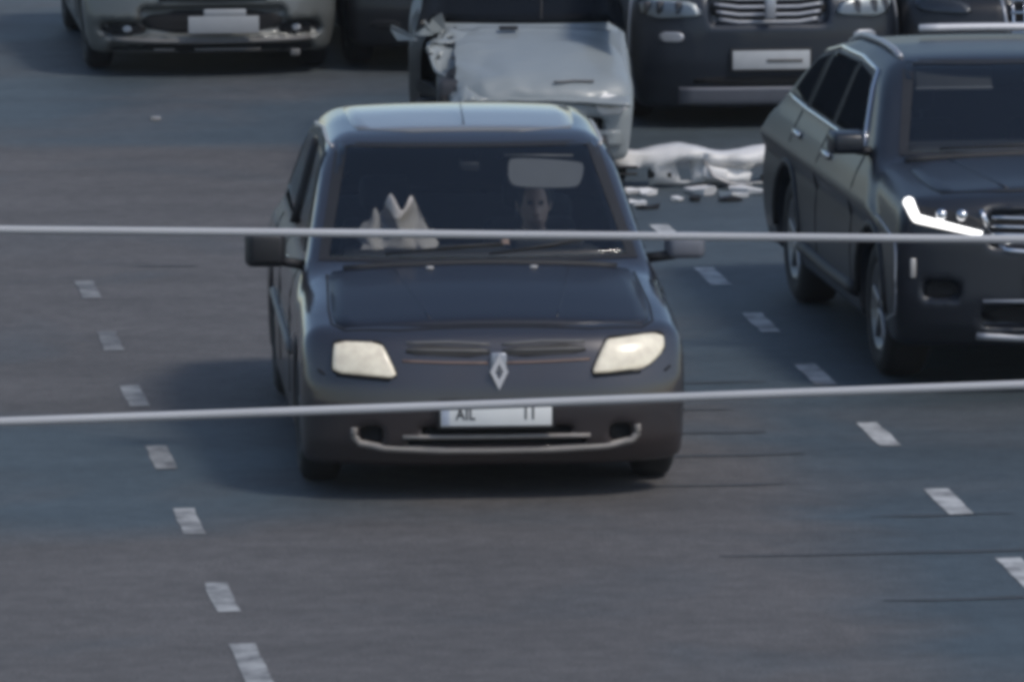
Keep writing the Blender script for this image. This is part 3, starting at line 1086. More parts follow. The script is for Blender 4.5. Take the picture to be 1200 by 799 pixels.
def driver(loc, rz):
    """seated figure, local frame as the car: front to -Y, hips at the origin's x"""
    def fun(X, Y, Z):
        P = np.stack([X, Y, Z], -1)
        f = rcone(P, (0, 2.38, 0.52), (0, 2.43, 0.92), 0.155, 0.145)
        f = smin(f, rcone(P, (-.16, 2.43, .94), (.16, 2.43, .94), 0.08, 0.08), 0.08)
        f = smin(f, rcone(P, (0, 2.42, .98), (0, 2.39, 1.10), 0.06, 0.055), 0.04)
        hd = ell(P, (0, 2.37, 1.215), (.076, .098, .112))
        hd = smin(hd, ell(P, (0, 2.32, 1.145), (.052, .060, .060)), 0.04)
        hd = smin(hd, rcone(P, (0, 2.275, 1.215), (0, 2.250, 1.175), .010, .016), 0.02)      # nose
        hd = smin(hd, rcone(P, (-.018, 2.262, 1.138), (.018, 2.262, 1.138), .009, .009), 0.012)  # lips
        for s in (-1, 1):
            hd = smin(hd, ell(P, (s * .078, 2.39, 1.20), (.012, .024, .034)), 0.01)
            hd = smax(hd, -(np.linalg.norm(P - np.array((s * .030, 2.262, 1.222)), axis=-1) - .020), 0.012)
        f = smin(f, hd, 0.02)
        for s in (-1, 1):
            f = smin(f, rcone(P, (s * .19, 2.43, .93), (s * .26, 2.20, .80), .060, .048), .04)
            f = smin(f, rcone(P, (s * .26, 2.20, .80), (s * .175, 1.975, 1.03), .046, .031), .03)
            f = smin(f, rcone(P, (s * .175, 1.975, 1.03), (s * .165, 1.905, 1.065), .034, .040), .02)
            f = smin(f, rcone(P, (s * .10, 2.36, .48), (s * .15, 1.93, .68), .088, .068), .05)
            f = smin(f, rcone(P, (s * .15, 1.93, .68), (s * .14, 1.62, .46), .062, .042), .03)
            f = smin(f, rcone(P, (s * .14, 1.62, .45), (s * .14, 1.46, .44), .042, .036), .03)
            fl = (.074, .082, .078, .062)
            for k in range(4):
                b = np.array((s * .165, 1.895, 1.075)) + np.array((s * (-.026 + k * .018), 0, .012 - .006 * k))
                m1 = b + np.array((0, -.034, .006 - .003 * k)) * (fl[k] / .08)
                m2 = m1 + np.array((s * .004, -.012, -.030)) * (fl[k] / .08)
                f = smin(f, rcone(P, b, m1, .0095, .0085), .006)
                f = smin(f, rcone(P, m1, m2, .0085, .0075), .004)
            f = smin(f, rcone(P, (s * .135, 1.93, 1.055), (s * .118, 1.885, 1.03), .012, .009), .008)
        return f
    V, F = surface_nets(fun, (-.42, 1.38, .26), (.42, 2.62, 1.36), 0.0125)
    me = bpy.data.meshes.new('person')
    me.from_pydata([tuple(v) for v in V], [], [tuple(int(i) for i in q) for q in F])
    o = link('person', me, [M['jacket'], M['skin']])
    ce = V[F].mean(1)
    skin = (ce[:, 2] > 1.045) & (ce[:, 1] > 2.2) | ((ce[:, 1] < 1.985) & (ce[:, 2] > 0.93))
    me.polygons.foreach_set('material_index', skin.astype(int).tolist())
    o.location = loc
    o.rotation_euler = (0, 0, rz)
    # hair
    def hf(X, Y, Z):
        P = np.stack([X, Y, Z], -1)
        a = ell(P, (0, 2.385, 1.228), (.086, .104, .116))
        return smax(a, -((Y - 2.30) + (1.25 - Z) * 0.35) * 0.9, 0.02)
    hv, hfc = surface_nets(hf, (-.12, 2.2, 1.05), (.12, 2.55, 1.40), 0.012)
    h = mesh_obj('hair', hv, hfc, M['hair'], o)
    for s in (-1, 1):
        bm = bmesh.new()
        bmesh.ops.create_uvsphere(bm, u_segments=10, v_segments=8, radius=0.0125)
        bmesh.ops.translate(bm, vec=(s * .030, 2.283, 1.222), verts=bm.verts)
        bm_obj('eye', bm, M['eye'], o)
    return o


rzS = math.radians(-2.4)
off = Matrix.Rotation(rzS, 3, 'Z') @ Vector((0.36, 0, 0))
drv = driver((3.92 + off.x, 33.66 + off.y, 0.0), rzS)
drv.location.z = -0.10
tag(drv, 'driver in dark jacket with face below the lowered sun visor, hands on the wheel', 'person')

# crumpled pale paper standing on the dashboard
def crumple(name, pts_fn, nu, nv, mat):
    V, F = [], []
    for i in range(nu):
        for j in range(nv):
            V.append(pts_fn(i / (nu - 1), j / (nv - 1)))
    for i in range(nu - 1):
        for j in range(nv - 1):
            a = i * nv + j
            F.append((a, a + 1, a + nv + 1, a + nv))
    o = mesh_obj(name, V, F, mat)
    md = o.modifiers.new('thickness', 'SOLIDIFY')
    md.thickness = 0.003
    return o


def paper_fn(u, v):
    x = -0.18 + 0.37 * u
    # two upright peaks with a notch between, low at both ends
    top = np.interp(u, [0, .12, .25, .36, .44, .52, .62, .72, .84, 1.0], [.05, .11, .12, .12, .175, .145, .155, .18, .11, .05])
    z = (top + .014 * math.sin(u * 31 + 1)) * v * 1.45
    y = 0.05 * math.sin(u * 9) * v + 0.04 * math.sin(u * 17 + 2) * (0.3 + v) + 0.10 * v
    x += 0.015 * math.sin(v * 7 + u * 12)
    return (x, y, z)


off = Matrix.Rotation(rzS, 3, 'Z') @ Vector((-0.38, 1.46, 0))
pp = crumple('paper', paper_fn, 40, 12, M['paper'])
pp.location = (3.92 + off.x, 33.66 + off.y, 1.005)
pp.rotation_euler = (0, 0, rzS)
tag(pp, 'crumpled pale paper standing on the dashboard behind the windscreen of the navy saloon', 'paper')

# ------------------------------------------------------------------ dark estate car at the right
suv = build_body(dict(
    L=4.65, W=0.93, bottom=0.24, belt=1.06, res=0.03,
    top=[(-0.2, 0.95), (0.05, 1.0), (0.2, 1.05), (0.6, 1.08), (1.1, 1.11), (1.5, 1.09), (3.6, 1.09), (4.2, 1.08), (4.65, 1.03)],
    front=[(0.1, 0.25), (0.25, 0.12), (0.35, 0.03), (0.5, 0.0), (0.65, 0.01), (0.8, 0.02), (0.95, 0.05), (1.1, 0.16)],
    rear=[(0.1, 0.2), (0.4, 0.02), (0.6, 0.0), (1.0, 0.06), (1.6, 0.25)],
    roof=[(0.0, 1.35), (1.7, 1.50), (2.1, 1.545), (2.6, 1.555), (3.2, 1.53), (4.6, 1.3)],
    ws=((1.15, 1.09), (1.95, 1.545)), rs=((4.35, 1.06), (3.65, 1.52)), gtan=0.42,
    wheels=(0.90, 3.58, 0.36), fcurve=(0.20, 3.2),
    cuts=[(0.0, 0.86, 0.47, 0.085, 0.06, 0.03), (0.0, 0.42, 0.5, 0.06, 0.07, 0.03), (0.70, 0.55, 0.09, 0.05, 0.05, 0.03)]))
U = thing('estate_car', 'dark slate estate car with lit white running light, cut off by the photo edge', 'car', (7.25, 36.51, 0), math.radians(0.5))
ws2 = [(-0.69, 1.115), (0.69, 1.115), (0.54, 1.515), (-0.54, 1.515)]
sw2a = [(1.62, 1.12), (2.53, 1.12), (2.53, 1.45), (2.12, 1.43)]
sw2b = [(2.60, 1.12), (3.35, 1.12), (3.30, 1.43), (2.60, 1.45)]
sw2c = [(3.43, 1.12), (3.95, 1.13), (3.68, 1.36), (3.41, 1.41)]
ub = shell(suv, U, M['slate'], [('front', ws2), ('left', sw2a), ('right', sw2a), ('left', sw2b), ('right', sw2b)])
g = drape(suv, 'windscreen', grow(ws2, 0.015), 'front', M['glass'], U, 0.006, 0.004, 0, 12, 18)
frame_ring(suv, 'windscreen_frame', grow(ws2, 0.03), 0.055, 'front', M['black'], g, 0.009)
for side in ('left', 'right'):
    sgn = -1 if side == 'left' else 1
    for q in (sw2a, sw2b, sw2c):
        g = drape(suv, 'side_window', grow(q, 0.01), side, M['filmglass'], U, 0.005, 0.004, 0, 8, 10)
        frame_ring(suv, 'window_frame', grow(q, 0.02), 0.03, side, M['black'], g, 0.008)
    strip(suv, 'window_trim', [(1.60, 1.105), (2.10, 1.455), (2.6, 1.475), (3.3, 1.455), (3.70, 1.385)], side, 0.013, M['chrome'], U, 0.006)
    strip(suv, 'window_trim', [(1.55, 1.10), (2.6, 1.10), (3.4, 1.10), (4.0, 1.11)], side, 0.012, M['chrome'], U, 0.006)
    rail = [cast(suv, 'top', sgn * 0.56, y) + Vector((0, 0, 0.018)) for y in np.linspace(2.1, 3.6, 9)]
    rail[0].z -= .015
    rail[-1].z -= .015
    tube('roof_rail', rail, 0.018, M['silver'], U)
    for dy in (1.5, 2.6, 3.5):
        strip(suv, 'door_seam', [(dy, 0.40), (dy + .02, 0.75), (dy + .03, 1.08)], side, 0.006, M['void'], ub, -0.001, 5)
    for dy in (2.4, 3.35):
        q = cast(suv, side, dy, 0.97)
        box('door_handle', 0.03, 0.2, 0.035, (q.x + sgn * 0.012, q.y, q.z), M['chrome'], ub, 0.01)
    strip(suv, 'sill_moulding', [(1.35, 0.38), (2.2, 0.37), (3.1, 0.38)], side, 0.04, M['black'], ub, 0.0)
    for wy in (0.90, 3.58):
        arc = [(wy + 0.43 * math.cos(t), 0.36 + 0.43 * math.sin(t)) for t in np.linspace(0.05, math.pi - 0.05, 14)]
        strip(suv, 'arch_moulding', arc, side, 0.024, M['black'], ub, -0.004, 8, 1)
bar = [cast(suv, 'top', x, 2.95) + Vector((0, 0, .05)) for x in np.linspace(-.30, .56, 9)]  # added pale bar stands in for the bright reflection along the roof edge
tube('roof_highlight_bar', bar, 0.022, M['palechrome'], U)
hood = drape(suv, 'hood', [(-0.66, 0.20), (0.66, 0.20), (0.72, 0.5), (0.72, 1.1), (0.3, 1.13), (-0.3, 1.13), (-0.72, 1.1), (-0.72, 0.5)], 'top', M['slate'], U, 0.007, 0.02, 1, 14, 18)
for sx in (-1, 1):
    strip(suv, 'hood_crease', [(sx * .34, .25), (sx * .42, .7), (sx * .48, 1.08)], 'top', 0.012, M['slate'], hood, 0.004)
strip(suv, 'cowl_panel', [(-0.70, 1.17), (-0.3, 1.14), (0.3, 1.14), (0.70, 1.17)], 'top', 0.025, M['black'], U, 0.0)
for sx in (-1, 1):
    # lamp: dark body, lit L-shaped light down the outer edge and along the bottom
    lo = [(sx * .50, .85), (sx * .50, .93), (sx * .82, .985), (sx * .845, .95), (sx * .80, .90)]
    hl = drape(suv, 'headlight', lo, 'front', M['black'], U, 0.008, 0.03, 1, 10, 12)
    w1 = [(sx * .845, .985), (sx * .84, .955), (sx * .825, .915), (sx * .72, .892), (sx * .60, .865), (sx * .505, .845)]
    P = []
    for i in range(len(w1) - 1):
        for k in range(4):
            t = k / 4
            P.append(cast(suv, 'front', w1[i][0] * (1 - t) + w1[i + 1][0] * t, w1[i][1] * (1 - t) + w1[i + 1][1] * t) - Vector((0, .022, 0)))
    P.append(cast(suv, 'front', *w1[-1]) - Vector((0, .022, 0)))
    n_ = len(P)
    V, F = tube_geo(P, [0.030 - 0.016 * i / (n_ - 1) for i in range(n_)], 8)
    mesh_obj('running_light', V, F, M['drl'], hl)
    for lx in (.60, .70):
        p = cast(suv, 'front', sx * lx, .935)
        bm = bmesh.new()
        bmesh.ops.create_uvsphere(bm, u_segments=14, v_segments=8, radius=0.032)
        bmesh.ops.translate(bm, vec=p + Vector((0, -.008, 0)), verts=bm.verts)
        bm_obj('projector', bm, M['chrome'], hl)
    drape(suv, 'fog_recess', [(sx * .62, .51), (sx * .78, .51), (sx * .78, .59), (sx * .62, .59)], 'front', M['void'], U, 0.003, 0.004, 1, 6, 8)
    box('side_marker', 0.03, 0.02, 0.10, (sx * 0.84, cast(suv, 'front', sx * .84, .66).y - 0.004, .66), M['paletrim'], U, 0.006)
    strip(suv, 'bumper_edge', [(sx * .915, .35), (sx * .918, .6), (sx * .912, .85)], 'front', 0.008, M['silver'], ub, 0.002)
gr = drape(suv, 'grille', [(-.46, .79), (.46, .79), (.47, .93), (-.47, .93)], 'front', M['void'], U, 0.003, 0.004, 1, 8, 18)
for z in (.80, .84, .88, .925):
    strip(suv, 'grille_bar', [(-.45, z), (-.2, z - .008), (.2, z - .008), (.45, z)], 'front', 0.009, M['chrome'], gr, 0.05)
for sx in (-1, 1):
    strip(suv, 'grille_edge', [(sx * .50, .96), (sx * .46, .84), (sx * .38, .76), (sx * .2, .745), (0, .742)], 'front', 0.015, M['chrome'], gr, 0.006)
bm = bmesh.new()
bmesh.ops.create_cone(bm, segments=24, radius1=.065, radius2=.06, depth=.02, cap_ends=True)
bmesh.ops.rotate(bm, cent=(0, 0, 0), matrix=Matrix.Rotation(math.pi / 2, 3, 'X'), verts=bm.verts)
bmesh.ops.translate(bm, vec=(0, -0.03, .86), verts=bm.verts)
bm_obj('emblem', bm, M['chrome'], U)
p = cast(suv, 'front', 0, .62)
number_plate(U, (0, p.y - .02, .60))
drape(suv, 'intake', [(-.48, .37), (.48, .37), (.5, .47), (-.5, .47)], 'front', M['void'], U, 0.003, 0.004, 1, 6, 16)
strip(suv, 'skid_plate', [(-.52, .315), (-.3, .30), (.3, .30), (.52, .315)], 'front', 0.022, M['silver'], U, 0.004)
strip(suv, 'intake_bar', [(-.5, .50), (.5, .50)], 'front', 0.010, M['silver'], U, 0.006)
wheels(suv, U, 'alloy', 0.24)
mirror(U, -1, (-0.86, 1.45, 1.15), (0.20, 0.14, 0.13), M['slate'])
mirror(U, 1, (0.86, 1.45, 1.15), (0.20, 0.14, 0.13), M['slate'])
interior(U, 0.38, 1.55, 0.38, floor=(1.25, 3.9), hw=0.76)
for sx in (-1, 1):
    vv = box('sun_visor', 0.42, 0.022, 0.13, (sx * .30, 1.96, 1.43), M['dash'], U, 0.01, Matrix.Rotation(math.radians(-30), 3, 'X'))
    box('visor_edge', 0.42, 0.028, 0.018, (sx * .30, 1.93, 1.375), M['visor'], vv, 0.006)
wiper(suv, U, [(-.5, 1.135), (-.1, 1.15), (.12, 1.155)])
wiper(suv, U, [(.05, 1.135), (.35, 1.15), (.6, 1.18)])

# ------------------------------------------------------------------ pale grey-green saloon, far left
grey = build_body(dict(
    L=4.2, W=0.90, bottom=0.17, belt=0.95, res=0.034,
    top=[(-0.2, 0.70), (0.05, 0.73), (0.2, 0.80), (0.6, 0.88), (1.1, 0.95), (3.3, 0.98), (4.2, 0.95)],
    front=[(0.0, 0.12), (0.18, 0.05), (0.3, 0.02), (0.42, 0.0), (0.56, 0.03), (0.70, 0.09), (0.9, 0.25)],
    rear=[(0.1, 0.2), (0.3, 0.03), (0.5, 0.0), (0.8, 0.05), (1.1, 0.15)],
    roof=[(0.0, 1.28), (1.7, 1.40), (2.1, 1.44), (2.6, 1.46), (3.2, 1.42), (4.3, 1.2)],
    ws=((1.1, 0.95), (2.0, 1.42)), rs=((3.9, 0.98), (3.25, 1.42)), wheels=(0.85, 3.45, 0.30), fcurve=(0.24, 3.2),
    cuts=[(0.0, 0.40, 0.52, 0.10, 0.06, 0.04), (0.62, 0.345, 0.16, 0.055, 0.06, 0.045), (0.0, 0.20, 0.72, 0.05, 0.06, 0.03)]))
Gc = thing('saloon', 'pale grey-green saloon with oval fog lamp recesses at the back left of the road', 'car', (3.98, 51.51, 0), math.radians(0))
gb = shell(grey, Gc, M['sage'])
drape(grey, 'windscreen', [(-.66, 1.0), (.66, 1.0), (.52, 1.39), (-.52, 1.39)], 'front', M['tinted'], Gc, 0.005, 0.01, 0, 8, 12)
for side in ('left', 'right'):
    drape(grey, 'side_window', [(1.55, .99), (3.5, 1.0), (3.25, 1.33), (2.1, 1.35)], side, M['tinted'], Gc, 0.005, 0.01, 0, 6, 12)
    for dy in (1.4, 2.45, 3.25):
        strip(grey, 'door_seam', [(dy, 0.3), (dy + .02, 0.6), (dy + .03, 0.92)], side, 0.007, M['void'], gb, 0, 5)
    strip(grey, 'side_moulding', [(1.25, 0.50), (3.05, 0.52)], side, 0.025, M['trim'], gb, 0.004)
drape(grey, 'hood', [(-.62, .20), (.62, .20), (.68, .6), (.68, 1.05), (-.68, 1.05), (-.68, .6)], 'top', M['sage'], Gc, 0.007, 0.02, 1, 10, 12)
for sx in (-1, 1):
    fr_ = drape(grey, 'fog_recess', [(sx * .47, .30), (sx * .77, .30), (sx * .77, .39), (sx * .47, .39)], 'front', M['void'], Gc, 0.003, 0.004, 1, 6, 8)
    p = cast(grey, 'front', sx * .60, .345)
    bm = bmesh.new()
    bmesh.ops.create_uvsphere(bm, u_segments=14, v_segments=8, radius=0.026)
    bmesh.ops.scale(bm, vec=(1.3, .5, 1), verts=bm.verts)
    bmesh.ops.translate(bm, vec=p + Vector((0, -.012, 0)), verts=bm.verts)
    bm_obj('fog_lamp', bm, M['dimlamp'], fr_)
    hl = drape(grey, 'headlight', [(sx * .45, .60), (sx * .80, .62), (sx * .80, .73), (sx * .48, .71)], 'front', M['dimlamp'], Gc, 0.008, 0.02, 2, 8, 10)
    drape(grey, 'headlight_lens', [(sx * .45, .60), (sx * .80, .62), (sx * .80, .73), (sx * .48, .71)], 'front', M['lens'], hl, 0.02, 0.02, 2, 8, 10)
drape(grey, 'intake', [(-.50, .315), (.50, .315), (.50, .48), (-.50, .48)], 'front', M['void'], Gc, 0.003, 0.004, 1, 6, 14)
p = cast(grey, 'front', 0, .30)
number_plate(Gc, (0.07, -0.045, .385), w=.50, h=.12, mat='greyplate', frame=False)
box('plate_bracket', .30, .02, .05, (0.08, -0.03, .468), M['greyplate'], Gc, .012)
strip(grey, 'bumper_lip', [(-.70, .27), (-.4, .262), (0, .258), (.4, .262), (.70, .27)], 'front', 0.018, M['trim'], Gc, 0.006)
drape(grey, 'lower_intake', [(-.72, .155), (.72, .155), (.70, .245), (-.70, .245)], 'front', M['void'], Gc, 0.003, 0.004, 1, 6, 16)
for (a, b) in ((-.42, -.27), (-.13, .34)):
    strip(grey, 'intake_bar', [(a, .20), (b, .20)], 'front', 0.011, M['trim'], Gc, 0.055)
box('loose_clip', .07, .03, .05, (.58, -0.01, .18), M['trim'], Gc, .012)
strip(grey, 'grille', [(-.38, .565), (0, .56), (.38, .565)], 'front', .022, M['black'], Gc, .002)
wheels(grey, Gc, 'steel')
mirror(Gc, -1, (-0.93, 1.35, .98), (.2, .14, .14), M['sage'])
mirror(Gc, 1, (0.93, 1.35, .98), (.2, .14, .14), M['sage'])

# ------------------------------------------------------------------ ink-blue crossover with silver skid plate, behind the wreck
van = build_body(dict(
    L=4.7, W=0.90, bottom=0.14, belt=1.05, res=0.034,
    top=[(-0.2, 0.88), (0.05, 0.92), (0.2, 0.98), (0.6, 1.03), (1.1, 1.07), (3.6, 1.1), (4.7, 1.08)],
    front=[(0.0, 0.15), (0.15, 0.06), (0.3, 0.02), (0.45, 0.0), (0.65, 0.01), (0.8, 0.03), (0.95, 0.10), (1.1, 0.25)],
    rear=[(0.1, 0.2), (0.4, 0.02), (0.6, 0.0), (1.0, 0.04), (1.6, 0.25)],
    roof=[(0.0, 1.45), (1.7, 1.60), (2.1, 1.66), (2.7, 1.69), (3.6, 1.66), (4.7, 1.55)],
    ws=((1.1, 1.06), (1.85, 1.62)), rs=((4.65, 1.05), (4.3, 1.65)), wheels=(0.92, 3.65, 0.36), fcurve=(0.18, 3.6),
    cuts=[(0.0, 0.80, 0.40, 0.095, 0.05, 0.03)]))
Vc = thing('crossover', 'ink-blue crossover with chrome grille and silver lower plate behind the wrecked white car', 'car', (7.42, 48.04, 0), 0)
vb = shell(van, Vc, M['inkblue'])
drape(van, 'windscreen', [(-.72, 1.1), (.72, 1.1), (.58, 1.58), (-.58, 1.58)], 'front', M['tinted'], Vc, 0.005, 0.01, 0, 8, 12)
for side in ('left', 'right'):
    drape(van, 'side_window', [(1.55, 1.12), (4.2, 1.15), (4.0, 1.5), (2.05, 1.5)], side, M['tinted'], Vc, 0.005, 0.01, 0, 6, 14)
    for dy in (1.45, 2.55, 3.5):
        strip(van, 'door_seam', [(dy, 0.3), (dy + .02, 0.7), (dy + .03, 1.05)], side, 0.007, M['void'], vb, 0, 5)
    strip(van, 'corner_highlight', [(0.36, .95), (0.30, .75), (.28, .5)], side, 0.016, M['silver'], vb, 0.004)  # silver strip stands in for the highlight on the front corner
    strip(van, 'door_edge', [(2.55, .45), (2.56, .75), (2.57, 1.02)], side, 0.026, M['paletrim'], vb, 0.004)
drape(van, 'hood', [(-.62, .22), (.62, .22), (.70, .6), (.70, 1.06), (-.70, 1.06), (-.70, .6)], 'top', M['inkblue'], Vc, 0.007, 0.02, 1, 10, 12)
for sx in (-1, 1):
    ho = [(sx * .43, .745), (sx * .83, .735), (sx * .86, .88), (sx * .50, .87)]
    hl = drape(van, 'headlight', ho, 'front', M['dimlamp'], Vc, 0.008, 0.02, 1, 8, 10)
    for lx in (.60, .72, .80):
        p = cast(van, 'front', sx * lx, .81)
        box('lamp_cell', .05, .03, .09, (p.x, p.y - .004, p.z), M['steel'], hl, .012)
    drape(van, 'headlight_lens', ho, 'front', M['lens'], hl, 0.022, 0.02, 1, 8, 10)
    drape(van, 'fog_lamp', [(sx * .57, .585), (sx * .73, .585), (sx * .73, .655), (sx * .57, .655)], 'front', M['silver'], Vc, 0.006, 0.02, 1, 6, 8)
gr = drape(van, 'grille', [(-.38, .715), (.38, .715), (.40, .885), (-.40, .885)], 'front', M['void'], Vc, 0.003, 0.004, 1, 6, 14)
for z, r in ((.715, .016), (.765, .013), (.815, .013), (.865, .013)):
    strip(van, 'grille_bar', [(-.39 + (.9 - z) * .3, z + .02), (-.2, z), (.2, z), (.39 - (.9 - z) * .3, z + .02)], 'front', r, M['silver'], gr, 0.03 if z > .72 else .006)
box('emblem', .075, .03, .15, (0, -.03, .815), M['silver'], Vc, .014)
p = cast(van, 'front', 0, .47)
pl = number_plate(Vc, (0.01, p.y - .02, .47), w=.52, h=.125, mat='vanplate')
box('plate_characters', .24, .006, .022, (.10, p.y - .027, .465), M['trim'], pl, .002)
drape(van, 'skid_plate', [(-.60, .165), (.60, .165), (.60, .285), (-.60, .285)], 'front', M['skid'], Vc, 0.010, 0.03, 0, 6, 14)
drape(van, 'intake', [(-.5, .30), (.5, .30), (.5, .36), (-.5, .36)], 'front', M['void'], Vc, 0.004, 0.01, 1, 5, 12)
wheels(van, Vc, 'steel')
mirror(Vc, -1, (-.93, 1.45, 1.15), (.22, .15, .18), M['inkblue'])
mirror(Vc, 1, (.93, 1.45, 1.15), (.22, .15, .18), M['inkblue'])

# ------------------------------------------------------------------ charcoal car, top right
rc = build_body(dict(
    L=4.5, W=0.90, bottom=0.16, belt=1.0, res=0.036,
    top=[(-0.2, 0.80), (0.05, 0.84), (0.2, 0.90), (0.6, 0.97), (1.1, 1.02), (3.6, 1.04), (4.5, 1.0)],
    front=[(0.0, 0.15), (0.15, 0.06), (0.3, 0.02), (0.45, 0.0), (0.65, 0.01), (0.8, 0.05), (0.95, 0.15), (1.1, 0.3)],
    rear=[(0.1, 0.2), (0.4, 0.02), (0.6, 0.0), (1.0, 0.04), (1.5, 0.25)],
    roof=[(0.0, 1.35), (1.7, 1.48), (2.1, 1.53), (2.7, 1.55), (3.6, 1.50), (4.5, 1.4)],
    ws=((1.1, 1.01), (1.95, 1.5)), rs=((4.4, 1.0), (3.9, 1.5)), wheels=(0.9, 3.55, 0.34), fcurve=(0.2, 3.2),
    cuts=[(0.0, 0.74, 0.24, 0.12, 0.05, 0.03)]))
Rc = thing('hatchback', 'charcoal car with chrome mesh grille at the top right corner behind the estate car', 'car', (9.25, 47.92, 0), 0)
rb = shell(rc, Rc, M['charcoal'])
drape(rc, 'windscreen', [(-.7, 1.04), (.7, 1.04), (.55, 1.47), (-.55, 1.47)], 'front', M['tinted'], Rc, 0.005, 0.01, 0, 8, 12)
for side in ('left', 'right'):
    drape(rc, 'side_window', [(1.55, 1.05), (4.0, 1.07), (3.7, 1.4), (2.05, 1.42)], side, M['tinted'], Rc, 0.005, 0.01, 0, 6, 14)
    for dy in (1.45, 2.55, 3.5):
        strip(rc, 'door_seam', [(dy, 0.3), (dy + .02, 0.7), (dy + .03, 1.0)], side, 0.007, M['void'], rb, 0, 5)
gr = drape(rc, 'grille', [(-.22, .62), (.22, .62), (.24, .86), (-.24, .86)], 'front', M['void'], Rc, 0.003, 0.004, 1, 6, 10)
for k in range(6):
    x = -.20 + k * .08
    strip(rc, 'grille_bar', [(x, .63), (x, .85)], 'front', .009, M['chrome'], gr, .045)
for z in (.64, .70, .77, .85):
    strip(rc, 'grille_bar', [(-.22, z), (.22, z)], 'front', .011, M['chrome'], gr, .05)
for sx in (-1, 1):
    strip(rc, 'grille_edge', [(sx * .27, .86), (sx * .24, .62)], 'front', .012, M['silver'], gr, .006)
    strip(rc, 'bumper_trim', [(sx * .32, .69), (sx * .40, .685), (sx * .56, .69)], 'front', .012, M['silver'], Rc, .006)
    hl = drape(rc, 'headlight', [(sx * .45, .76), (sx * .84, .77), (sx * .82, .87), (sx * .52, .85)], 'front', M['steel'], Rc, 0.008, 0.02, 1, 8, 10)
    drape(rc, 'headlight_lens', [(sx * .45, .76), (sx * .84, .77), (sx * .82, .87), (sx * .52, .85)], 'front', M['lens'], hl, 0.02, 0.02, 1, 8, 10)
wheels(rc, Rc, 'steel')
mirror(Rc, -1, (-.93, 1.42, 1.08), (.22, .15, .17), M['charcoal'])
mirror(Rc, 1, (.93, 1.42, 1.08), (.22, .15, .17), M['charcoal'])

# ------------------------------------------------------------------ dark car added to darken the gap behind the wreck
dk = build_body(dict(
    L=4.3, W=0.86, bottom=0.18, belt=0.97, res=0.036,
    top=[(-0.2, 0.74), (0.05, 0.78), (0.2, 0.85), (0.6, 0.92), (1.1, 0.98), (3.4, 1.0), (4.3, 0.95)],
    front=[(0.0, 0.15), (0.18, 0.06), (0.3, 0.02), (0.45, 0.0), (0.6, 0.02), (0.75, 0.08), (0.95, 0.25)],
    rear=[(0.1, 0.2), (0.4, 0.02), (0.6, 0.0), (1.0, 0.1)],
    roof=[(0.0, 1.3), (1.7, 1.43), (2.1, 1.48), (2.6, 1.5), (3.4, 1.45), (4.3, 1.3)],
    ws=((1.1, 0.97), (1.95, 1.46)), rs=((3.9, 1.0), (3.3, 1.46)), wheels=(0.85, 3.5, 0.31), fcurve=(0.22, 3.2)))
Dk = thing('dark_filler_car', 'dark car added to fill the dim area behind the crushed corner of the wrecked white car', 'car', (5.82, 51.6, 0), 0)
db = shell(dk, Dk, M['charcoal'])
drape(dk, 'windscreen', [(-.68, 1.01), (.68, 1.01), (.53, 1.43), (-.53, 1.43)], 'front', M['tinted'], Dk, 0.005, 0.01, 0, 8, 12)
for side in ('left', 'right'):
    drape(dk, 'side_window', [(1.55, 1.01), (3.6, 1.03), (3.3, 1.35), (2.1, 1.38)], side, M['tinted'], Dk, 0.005, 0.01, 0, 6, 12)
for sx in (-1, 1):
    hl = drape(dk, 'headlight', [(sx * .46, .60), (sx * .79, .62), (sx * .79, .74), (sx * .50, .73)], 'front', M['steel'], Dk, 0.008, 0.02, 1, 8, 10)
    drape(dk, 'fog_recess', [(sx * .5, .31), (sx * .7, .31), (sx * .7, .38), (sx * .5, .38)], 'front', M['void'], Dk, 0.003, 0.01, 1, 5, 8)
strip(dk, 'grille', [(-.36, .66), (0, .655), (.36, .66)], 'front', .03, M['void'], Dk, .0)
wheels(dk, Dk, 'steel')
mirror(Dk, -1, (-.9, 1.38, 1.0), (.2, .14, .14), M['charcoal'])
mirror(Dk, 1, (.9, 1.38, 1.0), (.2, .14, .14), M['charcoal'])

# ------------------------------------------------------------------ wrecked white car
wk = build_body(dict(
    L=3.9, W=0.70, bottom=0.20, belt=0.93, res=0.03,
    top=[(-0.2, 0.60), (0.05, 0.66), (0.2, 0.74), (0.6, 0.85), (1.05, 0.93), (3.3, 0.97), (3.9, 0.95)],
    front=[(0.0, 0.15), (0.2, 0.08), (0.35, 0.05), (0.5, 0.03), (0.65, 0.06), (0.8, 0.15)],
    rear=[(0.1, 0.2), (0.4, 0.02), (0.6, 0.0), (1.0, 0.1)],
    roof=[(0.0, 1.2), (1.6, 1.36), (2.0, 1.40), (2.6, 1.41), (3.4, 1.36), (3.9, 1.2)],
    ws=((1.12, 0.94), (1.85, 1.37)), rs=((3.8, 0.98), (3.3, 1.37)), wheels=(0.68, 3.1, 0.27), fcurve=(0.12, 3.0),
    cuts=[(0.0, 0.40, 0.52, 0.08, 0.12, 0.04)]))
Wk = thing('wrecked_car', 'wrecked white car with buckled bonnet and crushed corner behind the navy saloon', 'car', (5.37, 44.79, 0), math.radians(-6))


